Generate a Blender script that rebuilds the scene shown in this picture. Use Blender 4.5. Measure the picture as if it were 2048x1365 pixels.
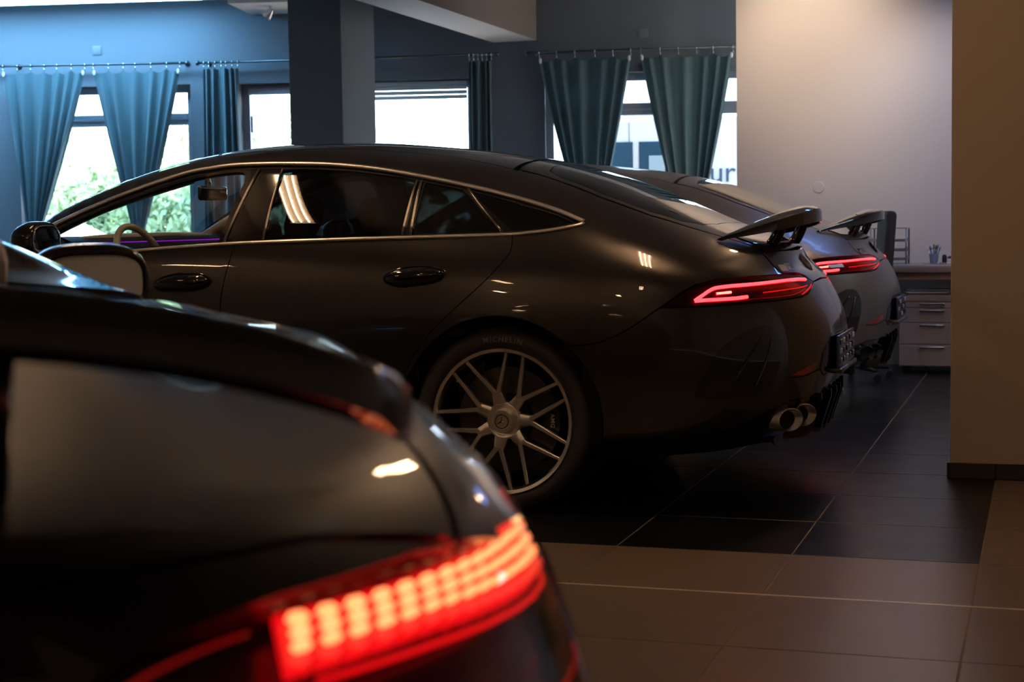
import bpy, bmesh, math, random
import numpy as np
from mathutils import Vector, Matrix
from mathutils.bvhtree import BVHTree
from mathutils.geometry import delaunay_2d_cdt
random.seed(7); rng=np.random.default_rng(7)
for o in list(bpy.data.objects): bpy.data.objects.remove(o)
SC=bpy.context.scene; COL=SC.collection
# ------------------------------------------------------------------ camera
CAM_H=1.1165; YAW,PITCH,ROLL=.319369,.073588,.0153127
cam=bpy.data.cameras.new('camera'); camo=bpy.data.objects.new('camera',cam); COL.objects.link(camo)
cam.sensor_width=36; cam.lens=36*3230.92/2048; cam.clip_start=.05; cam.clip_end=300
_f=Vector((-math.sin(YAW)*math.cos(PITCH),math.cos(YAW)*math.cos(PITCH),-math.sin(PITCH)))
_r=Vector((math.cos(YAW),math.sin(YAW),0)); _u=_r.cross(_f)
_r2=_r*math.cos(ROLL)-_u*math.sin(ROLL); _u2=_r*math.sin(ROLL)+_u*math.cos(ROLL)
camo.matrix_world=Matrix(((_r2.x,_u2.x,-_f.x,0),(_r2.y,_u2.y,-_f.y,0),(_r2.z,_u2.z,-_f.z,CAM_H),(0,0,0,1)))
SC.camera=camo
cam.dof.use_dof=True; cam.dof.focus_distance=6.35; cam.dof.aperture_fstop=5.4
# ------------------------------------------------------------------ world, sun, exposure
W=bpy.data.worlds.new('world'); SC.world=W; W.use_nodes=True
nt=W.node_tree; bg=nt.nodes['Background']
sky=nt.nodes.new('ShaderNodeTexSky'); sky.sky_type='NISHITA'; sky.sun_disc=False; sky.sun_elevation=math.radians(48); sky.sun_rotation=math.radians(200)
nt.links.new(sky.outputs[0],bg.inputs[0]); bg.inputs[1].default_value=3.2
sun=bpy.data.lights.new('sun','SUN'); suno=bpy.data.objects.new('sun',sun); COL.objects.link(suno)
sun.energy=55; sun.angle=math.radians(.6); sun.color=(1,.96,.9); suno.rotation_euler=(math.radians(42),0,math.radians(205)); suno.location=(0,30,30)
SC.view_settings.view_transform='Standard'; SC.view_settings.look='None'; SC.view_settings.gamma=1; SC.view_settings.exposure=0
SC.view_settings.use_curve_mapping=False
# ------------------------------------------------------------------ helpers
def tag(o,label=None,cat=None,group=None,kind=None):
    if label:o['label']=label
    if cat:o['category']=cat
    if group:o['group']=group
    if kind:o['kind']=kind
    return o
def empty(name,loc=(0,0,0),rz=0,label=None,cat=None,group=None):
    o=bpy.data.objects.new(name,None);COL.objects.link(o);o.location=loc;o.rotation_euler=(0,0,rz);o.empty_display_size=.1
    return tag(o,label,cat,group)
def mesh(name,V,F,mat=None,parent=None,smooth=False,N=None):
    m=bpy.data.meshes.new(name);m.from_pydata([tuple(map(float,v)) for v in V],[],[tuple(int(i) for i in f) for f in F])
    if mat:m.materials.append(mat)
    if smooth or N is not None:m.polygons.foreach_set('use_smooth',[True]*len(m.polygons))
    if N is not None:m.normals_split_custom_set_from_vertices([tuple(map(float,n)) for n in N])
    m.update()
    o=bpy.data.objects.new(name,m);COL.objects.link(o)
    if parent:o.parent=parent
    return o
def copy_tree(o,parent=None):
    c=o.copy();COL.objects.link(c);c.parent=parent
    for ch in list(o.children):copy_tree(ch,c)
    return c
def join(*ps):
    V=[];F=[];n=0
    for v,f in ps:
        V+=[tuple(q) for q in v];F+=[tuple(i+n for i in g) for g in f];n+=len(v)
    return V,F
def box(x0,x1,y0,y1,z0,z1):
    V=[(x,y,z) for x in (x0,x1) for y in (y0,y1) for z in (z0,z1)]
    return V,[(0,1,3,2),(4,6,7,5),(0,4,5,1),(2,3,7,6),(0,2,6,4),(1,5,7,3)]
def bevbox(x0,x1,y0,y1,z0,z1,b=.006,seg=2):
    bm=bmesh.new();V,F=box(x0,x1,y0,y1,z0,z1);vs=[bm.verts.new(v) for v in V]
    for f in F:bm.faces.new([vs[i] for i in f])
    bmesh.ops.recalc_face_normals(bm,faces=bm.faces);bmesh.ops.bevel(bm,geom=bm.edges[:],offset=b,segments=seg,affect='EDGES',profile=.5)
    bm.verts.index_update();V=[tuple(v.co) for v in bm.verts];F=[[v.index for v in f.verts] for f in bm.faces];bm.free();return V,F
def tube(P,r,n=8,closed=False,caps=True,flat=1.0,up=None):
    P=np.asarray(P,float);k=len(P);R=np.broadcast_to(np.asarray(r,float),(k,))
    T=np.roll(P,-1,0)-np.roll(P,1,0)
    if not closed:T[0]=P[1]-P[0];T[-1]=P[-1]-P[-2]
    T/=np.maximum(np.linalg.norm(T,axis=1,keepdims=True),1e-9)
    a=np.array(up if up is not None else ((0,0,1) if abs(T[0,2])<.9 else (1,0,0)),float)
    V=[]
    for i in range(k):
        s=np.cross(T[i],a);s/=max(np.linalg.norm(s),1e-9);u=np.cross(s,T[i])
        if up is None:a=u
        for j in range(n):
            t=2*math.pi*j/n;V.append(P[i]+R[i]*(math.cos(t)*s+flat*math.sin(t)*u))
    F=[]
    for i in range(k if closed else k-1):
        for j in range(n):F.append((i*n+j,i*n+(j+1)%n,((i+1)%k)*n+(j+1)%n,((i+1)%k)*n+j))
    if not closed and caps:F+=[tuple(range(n))[::-1],tuple((k-1)*n+j for j in range(n))]
    return V,F
def spl(P,n=8,closed=False):
    P=np.asarray(P,float);k=len(P);out=[]
    rngk=range(k if closed else k-1)
    for i in rngk:
        if closed:a,b,c,d=P[i-1],P[i],P[(i+1)%k],P[(i+2)%k]
        else:a,b,c,d=P[max(i-1,0)],P[i],P[i+1],P[min(i+2,k-1)]
        for j in range(n):
            t=j/n;out.append(.5*((2*b)+(c-a)*t+(2*a-5*b+4*c-d)*t*t+(3*b-a-3*c+d)*t**3))
    if not closed:out.append(P[-1])
    return np.array(out)
def lathe(prof,n=48,axis='y',closed=False):
    # prof: (r, a) pairs, revolved about axis; a is the coordinate along it
    V=[];F=[];k=len(prof)
    for i in range(n):
        t=2*math.pi*i/n;c,s=math.cos(t),math.sin(t)
        for r,a in prof:V.append((r*c,a,r*s) if axis=='y' else ((r*c,r*s,a) if axis=='z' else (a,r*c,r*s)))
    for i in range(n):
        for j in range(k if closed else k-1):
            q=[i*k+j,i*k+(j+1)%k,((i+1)%n)*k+(j+1)%k,((i+1)%n)*k+j];F.append(tuple(q))
    return V,F
def prism(poly,a0,a1,ax='y'):
    # extrude a 2D polygon along an axis (poly in the two other axes in xyz order)
    def p(q,a):
        return (q[0],a,q[1]) if ax=='y' else ((a,q[0],q[1]) if ax=='x' else (q[0],q[1],a))
    n=len(poly);V=[p(q,a0) for q in poly]+[p(q,a1) for q in poly]
    return V,[tuple(range(n))[::-1],tuple(range(n,2*n))]+[(i,(i+1)%n,n+(i+1)%n,n+i) for i in range(n)]
def xf(VF,M):
    V,F=VF;return [tuple(M@Vector(v)) for v in V],F
def fixn(o):
    bm=bmesh.new();bm.from_mesh(o.data);bmesh.ops.recalc_face_normals(bm,faces=bm.faces);bm.to_mesh(o.data);bm.free();return o
def part(name,VF,mat,parent=None,smooth=False,rec=True):
    o=mesh(name,VF[0],VF[1],mat,parent)
    if rec:fixn(o)
    if smooth:
        o.data.polygons.foreach_set('use_smooth',[True]*len(o.data.polygons))
        if smooth!=True:o.data.set_sharp_from_angle(angle=math.radians(smooth))
    return o
def text_vf(s,size,ext=.001,font_shear=0,spacing=1.0,bold=0):
    c=bpy.data.curves.new('t','FONT');c.body=s;c.size=size;c.extrude=ext;c.align_x='CENTER';c.align_y='CENTER';c.shear=font_shear;c.space_character=spacing;c.offset=bold;c.resolution_u=3
    o=bpy.data.objects.new('t',c);COL.objects.link(o);dg=bpy.context.evaluated_depsgraph_get();m=bpy.data.meshes.new_from_object(o.evaluated_get(dg))
    V=[tuple(v.co) for v in m.vertices];F=[tuple(p.vertices) for p in m.polygons];bpy.data.objects.remove(o);bpy.data.curves.remove(c);bpy.data.meshes.remove(m);return V,F
# ------------------------------------------------------------------ materials
MAT={}
def mat(name,col,rough=.5,metal=0,coat=0,emit=None,es=1,bump=0,bscale=200,var=0,vscale=6,spec=.5,sheen=0,trans=None,aniso=0):
    if name in MAT:return MAT[name]
    m=bpy.data.materials.new(name);m.use_nodes=True;n=m.node_tree.nodes;l=m.node_tree.links;b=n['Principled BSDF']
    b.inputs['Base Color'].default_value=(*col,1);b.inputs['Roughness'].default_value=rough;b.inputs['Metallic'].default_value=metal
    b.inputs['Coat Weight'].default_value=coat;b.inputs['Coat Roughness'].default_value=.02;b.inputs['Specular IOR Level'].default_value=spec
    if sheen:b.inputs['Sheen Weight'].default_value=sheen
    if emit:b.inputs['Emission Color'].default_value=(*emit,1);b.inputs['Emission Strength'].default_value=es
    tc=n.new('ShaderNodeTexCoord')
    if var:
        t=n.new('ShaderNodeTexNoise');t.inputs['Scale'].default_value=vscale;t.inputs['Detail'].default_value=6;l.new(tc.outputs['Object'],t.inputs['Vector'])
        mx=n.new('ShaderNodeMix');mx.data_type='RGBA';mx.inputs[6].default_value=(*[c*(1-var) for c in col],1);mx.inputs[7].default_value=(*[min(1,c*(1+var)) for c in col],1)
        l.new(t.outputs[0],mx.inputs[0]);l.new(mx.outputs[2],b.inputs['Base Color'])
        rr=n.new('ShaderNodeMapRange');rr.inputs[3].default_value=max(0,rough-.06);rr.inputs[4].default_value=min(1,rough+.06);l.new(t.outputs[0],rr.inputs[0]);l.new(rr.outputs[0],b.inputs['Roughness'])
    if bump:
        t=n.new('ShaderNodeTexNoise');t.inputs['Scale'].default_value=bscale;t.inputs['Detail'].default_value=3;l.new(tc.outputs['Object'],t.inputs['Vector'])
        bp=n.new('ShaderNodeBump');bp.inputs['Strength'].default_value=bump;bp.inputs['Distance'].default_value=.002;l.new(t.outputs[0],bp.inputs['Height']);l.new(bp.outputs[0],b.inputs['Normal'])
    if trans:
        tr=n.new('ShaderNodeBsdfTranslucent');tr.inputs[0].default_value=(*trans,1);ad=n.new('ShaderNodeMixShader');ad.inputs[0].default_value=.10 if name.startswith('teal') else .35
        out=n['Material Output'];l.new(b.outputs[0],ad.inputs[1]);l.new(tr.outputs[0],ad.inputs[2]);l.new(ad.outputs[0],out.inputs[0])
    MAT[name]=m;return m
def flake(name,col,rough,coat,metal=.85,fl=.25):
    # metallic paint: a flake layer under clear coat
    m=mat(name,col,rough,metal,coat);n=m.node_tree.nodes;l=m.node_tree.links;b=n['Principled BSDF']
    tc=n.new('ShaderNodeTexCoord');t=n.new('ShaderNodeTexVoronoi');t.inputs['Scale'].default_value=1500;l.new(tc.outputs['Object'],t.inputs['Vector'])
    mx=n.new('ShaderNodeMix');mx.data_type='RGBA';mx.inputs[6].default_value=(*[c*(1-fl) for c in col],1);mx.inputs[7].default_value=(*[c*(1+fl) for c in col],1)
    l.new(t.outputs['Color'],mx.inputs[0]);l.new(mx.outputs[2],b.inputs['Base Color']);return m
def sheetglass(name,tint,ior=1.5,rough=0.0,gl=(1,1,1)):
    if name in MAT:return MAT[name]
    m=bpy.data.materials.new(name);m.use_nodes=True;n=m.node_tree.nodes;l=m.node_tree.links;n.remove(n['Principled BSDF'])
    t=n.new('ShaderNodeBsdfTransparent');t.inputs[0].default_value=(*tint,1);g=n.new('ShaderNodeBsdfGlossy');g.inputs['Roughness'].default_value=rough;g.inputs[0].default_value=(*gl,1)
    lw=n.new('ShaderNodeLayerWeight');lw.inputs[0].default_value=.5;pw=n.new('ShaderNodeMath');pw.operation='POWER';pw.inputs[1].default_value=5
    f0=((ior-1)/(ior+1))**2;ml=n.new('ShaderNodeMath');ml.operation='MULTIPLY_ADD';ml.inputs[1].default_value=1-f0;ml.inputs[2].default_value=f0;mx=n.new('ShaderNodeMixShader')
    l.new(lw.outputs['Facing'],pw.inputs[0]);l.new(pw.outputs[0],ml.inputs[0]);l.new(ml.outputs[0],mx.inputs[0]);l.new(t.outputs[0],mx.inputs[1]);l.new(g.outputs[0],mx.inputs[2]);l.new(mx.outputs[0],n['Material Output'].inputs[0]);MAT[name]=m;return m
def emitm(name,col,s): return mat(name,(.02,.02,.02),.4,emit=col,es=s)
PAINT=flake('graphite_paint',(.054,.047,.042),.30,1.0)
SATIN=flake('satin_grey_paint',(.22,.205,.19),.40,.2,.7,.1)
BLACKPAINT=flake('black_paint',(.004,.004,.005),.35,1.0,.0)
GLOSSBLK=mat('gloss_black',(.006,.006,.007),.06,coat=.5)
BLKPLAS=mat('black_plastic',(.012,.012,.012),.55,bump=.15,bscale=400)
DARK=mat('dark_void',(.003,.003,.003),.9)
CHROME=mat('chrome',(.95,.91,.86),.3,1)
CHROMED=mat('dark_chrome',(.24,.22,.20),.22,1)
MIRROR=mat('mirror_silver',(.85,.85,.85),.01,1)
GLASS=sheetglass('clear_glass',(.86,.93,.93))
PRIV=sheetglass('privacy_glass',(.035,.045,.05),1.5)
HATCHG=sheetglass('rear_glass',(.05,.06,.07),1.55)
LENS=sheetglass('red_lens',(.30,.012,.014),1.5)
LENSD=sheetglass('dark_red_lens',(.85,.42,.36),1.45)
LEDRED=emitm('red_led',(1,.035,.045),5)
LEDHOT=emitm('hot_red_led',(1,.10,.08),7)
RUBBER=mat('tyre_rubber',(.034,.031,.028),.62,bump=.2,bscale=300)
RUBTXT=mat('tyre_lettering',(.20,.165,.13),.6)
ALU=mat('machined_alloy',(.90,.86,.80),.30,1,bump=.06,bscale=120)
ALUD=mat('dark_alloy',(.03,.029,.028),.35,.8)
IRON=mat('brake_iron',(.09,.08,.075),.42,1)
CALI=mat('caliper_black',(.02,.02,.02),.3,coat=.4)
WHITEP=mat('white_print',(.75,.73,.7),.5)
BADGE=mat('badge_silver',(.88,.86,.83),.42,.6)
LEATHER=mat('beige_leather',(.62,.50,.33),.5,bump=.25,bscale=250)
LEATHERD=mat('black_leather',(.012,.012,.013),.5,bump=.2,bscale=250)
AMBIENT=emitm('ambient_violet',(.40,.01,.62),.55)
REFLR=mat('red_reflector',(.45,.03,.02),.15,coat=1)
def pchip(xs,ys):
    xs=np.asarray(xs,float);ys=np.asarray(ys,float);h=np.diff(xs);d=np.diff(ys)/h;m=np.zeros(len(xs))
    for i in range(1,len(xs)-1):
        if d[i-1]*d[i]>0:
            w1=2*h[i]+h[i-1];w2=h[i]+2*h[i-1];m[i]=(w1+w2)/(w1/d[i-1]+w2/d[i])
    m[0]=d[0];m[-1]=d[-1]
    def f(x):
        x=np.clip(np.asarray(x,float),xs[0],xs[-1]);i=np.clip(np.searchsorted(xs,x)-1,0,len(xs)-2)
        t=(x-xs[i])/h[i];t2=t*t;t3=t2*t
        return (2*t3-3*t2+1)*ys[i]+(t3-2*t2+t)*h[i]*m[i]+(-2*t3+3*t2)*ys[i+1]+(t3-t2)*h[i]*m[i+1]
    return f
def smoothtab(f,x,r=.12):
    # light smoothing of a table so highlights flow
    return (f(x-r)+2*f(x-r/2)+3*f(x)+2*f(x+r/2)+f(x+r))/9
class Base:
    def __init__(s,D):
        s.D=D
        lv=D['levels']; n=len(lv)
        fx=[(pchip(l['x'],l['w']),pchip(l['x'],l['z'])) for l in lv]
        a=np.linspace(0,1,23); th=np.pi/2*(1-(1-a)**1.35)
        side=np.linspace(D['xf'],D['xs'],110)
        cols=[('f',t) for t in th[::-1][:-1]]+[('s',x) for x in side]+[('r',t) for t in th[1:]]
        nn,mm=D['n'],D['m']
        P=np.zeros((len(cols),n,3))
        for i,(k,v) in enumerate(cols):
            for j,l in enumerate(lv):
                if k=='s': x=v;q=1
                elif k=='r':
                    x=D['xs']+(l['xe']-D['xs'])*math.sin(v)**(2/l.get('n',nn)); q=max(0,math.cos(v))**(2/l.get('m',mm))
                else:
                    x=D['xf']-(D['xf']-l['xf'])*math.sin(v)**(2/nn); q=max(0,math.cos(v))**(2/mm)
                P[i,j]=(x,-float(smoothtab(fx[j][0],x,.08))*q,float(smoothtab(fx[j][1],x,l.get('sm',.06))))
        # spline across levels (centripetal catmull-rom)
        sub=D.get('sub',8); rows=[]
        C=len(cols)
        for j in range(n-1):
            p1=P[:,j];p2=P[:,j+1]
            if j>0:p0=P[:,j-1]
            else:
                p0=p1*1; p0[:,1]*=1; p0=2*p1-p2
            if j+2<n:p3=P[:,j+2]
            else:
                p3=P[:,j].copy();p3[:,1]*=-1
            al=.5
            def kn(a,b): return np.maximum(np.linalg.norm(a-b,axis=1),1e-4)**al
            t0=np.zeros(C);t1=t0+kn(p0,p1);t2=t1+kn(p1,p2);t3=t2+kn(p2,p3)
            T=[q[:,None] for q in (t0,t1,t2,t3)];t0,t1,t2,t3=T
            for k in range(sub):
                t=t1+(t2-t1)*k/sub
                A1=(t1-t)/(t1-t0)*p0+(t-t0)/(t1-t0)*p1;A2=(t2-t)/(t2-t1)*p1+(t-t1)/(t2-t1)*p2;A3=(t3-t)/(t3-t2)*p2+(t-t2)/(t3-t2)*p3
                B1=(t2-t)/(t2-t0)*A1+(t-t0)/(t2-t0)*A2;B2=(t3-t)/(t3-t1)*A2+(t-t1)/(t3-t1)*A3
                rows.append((t2-t)/(t2-t1)*B1+(t-t1)/(t2-t1)*B2)
        rows.append(P[:,n-1])
        G=np.stack(rows,1) # C,R,3
        R=G.shape[1]
        for _ in range(2):   # relax along the length a touch
            Gs=G.copy();Gs[1:-1]=.25*G[:-2]+.5*G[1:-1]+.25*G[2:];G=Gs
        G[:,-1,1]=0
        G[0,:,1]=0;G[-1,:,1]=0
        s.G=G
        M=G.copy();M[:,:,1]*=-1
        full=np.concatenate([G,M[:,::-1][:,1:]],1); R2=full.shape[1]
        V=full.reshape(-1,3)
        i=np.arange(C-1)[:,None];j=np.arange(R2-1)[None]
        a=(i*R2+j).ravel();b=((i+1)*R2+j).ravel();c=((i+1)*R2+j+1).ravel();d=(i*R2+j+1).ravel()
        F=np.stack([a,b,c,d],1)
        # vertex normals
        n1=np.cross(V[c]-V[a],V[d]-V[b]); N=np.zeros_like(V)
        for q in (a,b,c,d): np.add.at(N,q,n1)
        N/= np.maximum(np.linalg.norm(N,axis=1,keepdims=True),1e-12)
        s.V=V;s.N=N;s.F=F
        if (N[:,2]*(V[:,2]>.9)).sum()<0: s.N=-N
        tri=np.concatenate([F[:,[0,1,2]],F[:,[0,2,3]]]); s.T=tri
        s.bvh=BVHTree.FromPolygons([tuple(v) for v in V],[tuple(int(k) for k in t) for t in tri],epsilon=0)
    def nrm(s,loc,idx):
        a,b,c=s.T[idx];A,B,Cc=s.V[a],s.V[b],s.V[c];p=np.array(loc)
        v0=B-A;v1=Cc-A;v2=p-A;d00=v0@v0;d01=v0@v1;d11=v1@v1;d20=v2@v0;d21=v2@v1;den=d00*d11-d01*d01
        if abs(den)<1e-14: n=s.N[a]
        else:
            v=(d11*d20-d01*d21)/den;w=(d00*d21-d01*d20)/den;n=(1-v-w)*s.N[a]+v*s.N[b]+w*s.N[c]
        return n/max(np.linalg.norm(n),1e-9)
    def cast(s,o,d):
        loc,no,idx,dist=s.bvh.ray_cast(Vector(o),Vector(d))
        if loc is None: return None
        return np.array(loc),s.nrm(loc,idx)
    X0=.45;X1=-3.0;RR=.75;ZS=.88
    def lift(s,ch,a,b):
        if ch=='side':
            if s.X1<=a<=s.X0: r=s.cast((a,0,b),(0,-1,0))
            elif a<s.X1:
                t=(s.X1-a)/s.RR; r=s.cast((s.X1,0,b),(-math.sin(t),-math.cos(t),0))
            else:
                t=(a-s.X0)/s.RR; r=s.cast((s.X0,0,b),(math.sin(t),-math.cos(t),0))
        elif ch=='top': r=s.cast((a,b,3),(0,0,-1))
        elif ch=='sec':
            t=b/.6; r=s.cast((a,0,s.ZS),(0,-math.cos(t),math.sin(t)))
        elif ch=='rear': r=s.cast((3,a,b),(-1,0,0))
        if r is None: raise ValueError('no hit %s %.3f %.3f'%(ch,a,b))
        return r
    def chart(s,ch,P):
        x,y,z=P
        if ch=='side':
            if s.X1<=x<=s.X0: return (x,z)
            if x<s.X1: return (s.X1-s.RR*math.atan2(s.X1-x,-y),z)
            return (s.X0+s.RR*math.atan2(x-s.X0,-y),z)
        if ch=='top': return (x,y)
        if ch=='sec': return (x,.6*math.atan2(z-s.ZS,-y))
        if ch=='rear': return (y,z)
# ------------------------------------------------------------------ panels cut from a body surface
def inpoly(P,poly):
    P=np.asarray(P);poly=np.asarray(poly);x,y=P[:,0],P[:,1];ins=np.zeros(len(P),bool);j=len(poly)-1
    for i in range(len(poly)):
        xi,yi=poly[i];xj,yj=poly[j]
        if yi!=yj:
            c=((yi>y)!=(yj>y))&(x<(xj-xi)*(y-yi)/(yj-yi)+xi);ins^=c
        j=i
    return ins
def resamp(poly,d):
    out=[];n=len(poly)
    for i in range(n):
        a=np.array(poly[i]);b=np.array(poly[(i+1)%n]);k=max(1,int(math.ceil(np.linalg.norm(b-a)/d)))
        for j in range(k):out.append(a+(b-a)*j/k)
    return np.array(out)
def segdist(P,poly):
    P=np.asarray(P);best=np.full(len(P),1e9)
    for i in range(len(poly)):
        a=poly[i];b=poly[(i+1)%len(poly)];d=b-a;L=d@d
        t=np.clip(((P-a)@d)/max(L,1e-12),0,1);q=a+t[:,None]*d;best=np.minimum(best,np.linalg.norm(P-q,axis=1))
    return best
def area2(p):
    p=np.asarray(p);return .5*np.sum(p[:,0]*np.roll(p[:,1],-1)-np.roll(p[:,0],-1)*p[:,1])
def insetp(p,d):
    p=np.asarray(p,float);s=1 if area2(p)>0 else -1
    e=np.roll(p,-1,0)-p;e/=np.maximum(np.linalg.norm(e,axis=1,keepdims=True),1e-9);nn=np.stack([-e[:,1],e[:,0]],1)*s
    m=nn+np.roll(nn,1,0);m/=np.maximum(np.linalg.norm(m,axis=1,keepdims=True),.6);return p+m*d
def toch(B,ch,pts):
    out=[]
    for q in pts:
        if len(q)==3:
            loc=B.bvh.find_nearest(Vector(q))[0];out.append(B.chart(ch,loc))
        else:out.append(tuple(q))
    return out
def panel(B,ch,outline,holes=(),off=0.,inset=.0022,flange=.012,grid=.035,step=.02,noflange_center=False):
    poly=resamp(insetp(toch(B,ch,outline),inset) if inset else toch(B,ch,outline),step)
    hs=[resamp(insetp(toch(B,ch,h),-inset) if inset else toch(B,ch,h),step) for h in holes]
    lo=poly.min(0);hi=poly.max(0)
    gx,gy=np.meshgrid(np.arange(lo[0]+grid/2,hi[0],grid),np.arange(lo[1]+grid/2,hi[1],grid));G=np.stack([gx.ravel(),gy.ravel()],1)
    if len(G):
        k=inpoly(G,poly)
        for h in hs:k&=~inpoly(G,h)
        G=G[k]
        if len(G):
            k=segdist(G,poly)>grid*.45
            for h in hs:k&=segdist(G,h)>grid*.45
            G=G[k]
    pts=[Vector(map(float,p)) for p in poly];faces=[list(range(len(poly)))];edges=[]
    for h in hs:
        s=len(pts);pts+=[Vector(map(float,p)) for p in h];edges+=[(s+i,s+(i+1)%len(h)) for i in range(len(h))]
    pts+=[Vector(map(float,p)) for p in G]
    r=delaunay_2d_cdt(pts,edges,faces,1,1e-6);P2=np.array([tuple(v) for v in r[0]]);F=[list(f) for f in r[2]]
    if hs:
        cen=np.array([P2[f].mean(0) for f in F]);k=np.zeros(len(F),bool)
        for h in hs:k|=inpoly(cen,h)
        F=[f for f,q in zip(F,k) if not q]
    V=np.zeros((len(P2),3));N=np.zeros((len(P2),3))
    used=sorted({i for f in F for i in f})
    for i in used:
        V[i],N[i]=B.lift(ch,*P2[i])
    mp={o:i for i,o in enumerate(used)};V=V[used];N=N[used];F=[[mp[i] for i in f] for f in F]
    V=V+N*off
    fixed=[]
    for f in F:
        n=np.cross(V[f[1]]-V[f[0]],V[f[2]]-V[f[0]]);fixed.append(f if n@N[f[0]]>=0 else f[::-1])
    F=fixed
    if flange:
        ec={}
        for f in F:
            for i in range(len(f)):
                a,b=f[i],f[(i+1)%len(f)];ec[(a,b)]=1
        bd=[(a,b) for (a,b) in ec if (b,a) not in ec]
        if noflange_center: bd=[(a,b) for a,b in bd if not (abs(V[a][1])<.012 and abs(V[b][1])<.012)]
        idx={};nV=list(V);nN=list(N)
        def dup(a,k,nn):
            if (a,k) not in idx:
                idx[(a,k)]=len(nV);nV.append(V[a]-N[a]*(flange if k else 0));nN.append(nn)
            return idx[(a,k)]
        for a,b in bd:
            t=V[b]-V[a];nn=np.cross(t,N[a]);nn/=max(np.linalg.norm(nn),1e-9)
            F.append([dup(b,0,nn),dup(a,0,nn),dup(a,1,nn),dup(b,1,nn)])
        V=np.array(nV);N=np.array(nN)
    return V,N,F
def mir(p):
    V,N,F=p;s=np.array([1,-1,1]);return V*s,N*s,[f[::-1] for f in F]
def pjoin(*ps):
    V=np.concatenate([p[0] for p in ps]);N=np.concatenate([p[1] for p in ps]);F=[];n=0
    for p in ps:F+=[[i+n for i in f] for f in p[2]];n+=len(p[0])
    return V,N,F
def pmesh(name,p,m,parent): return mesh(name,p[0],p[2],m,parent,N=p[1])
def lift3(B,ch,pts,off=0):
    out=[]
    for a,b in pts:
        v,n=B.lift(ch,a,b);out.append(v+n*off)
    return np.array(out)
def stube(B,ch,pts,r,off=0,sub=6,n=8,closed=False,smooth=True,flat=1.0):
    P=spl(pts,sub,closed) if smooth else np.asarray(pts)
    return tube(lift3(B,ch,P,off),r,n,closed,flat=flat)
def text_on(B,ch,cx,cz,s,size,off=.002,**k):
    V,F=text_vf(s,size,.0012,**k);out=[]
    for x,y,z in V:
        v,n=B.lift(ch,cx+x,cz+y);out.append(v+n*(off+z))
    return out,F
def vmir(VF): return [(x,-y,z) for x,y,z in VF[0]],[tuple(f)[::-1] for f in VF[1]]
def both(name,VF,m,parent,smooth=True,par2=None):
    a=part(name,VF,m,parent,smooth);b=part(name,vmir(VF),m,par2 or parent,smooth);return a,b
def ellipsoid(cx,cy,cz,rx,ry,rz,n=20,m=12,e=1.0):
    V=[];F=[]
    def pw(v):return math.copysign(abs(v)**e,v)
    for i in range(m+1):
        a=math.pi*i/m-math.pi/2
        for j in range(n):
            b=2*math.pi*j/n;V.append((cx+rx*pw(math.cos(a))*pw(math.cos(b)),cy+ry*pw(math.cos(a))*pw(math.sin(b)),cz+rz*pw(math.sin(a))))
    for i in range(m):
        for j in range(n):F.append((i*n+j,i*n+(j+1)%n,(i+1)*n+(j+1)%n,(i+1)*n+j))
    return V,F
def star_vf(R,t):
    # three-pointed star inside a ring, in the xz plane facing -y
    P=[]
    for i in range(3):
        a=math.pi/2+i*2*math.pi/3;P.append((R*math.cos(a),R*math.sin(a)));b=a+math.pi/3;P.append((R*.16*math.cos(b),R*.16*math.sin(b)))
    V=[(x,0,z) for x,z in P]+[(0,-t,0)]+[(x,t*.3,z) for x,z in P];F=[]
    for i in range(6):F.append((i,(i+1)%6,6));F.append((i,7+i,7+(i+1)%6,(i+1)%6))
    ring=tube([(R*1.02*math.cos(a),0,R*1.02*math.sin(a)) for a in np.linspace(0,2*math.pi,36,endpoint=False)],R*.09,6,closed=True)
    return join((V,F),ring)
def orient(VF,pos,nrm,up=(0,0,1)):
    # put a -y facing shape at pos so that it faces nrm
    n=Vector(nrm).normalized();yv=-n;xv=yv.cross(Vector(up)).normalized();zv=xv.cross(yv)
    M=Matrix(((xv.x,yv.x,zv.x,pos[0]),(xv.y,yv.y,zv.y,pos[1]),(xv.z,yv.z,zv.z,pos[2]),(0,0,0,1)));return xf(VF,M)
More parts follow.
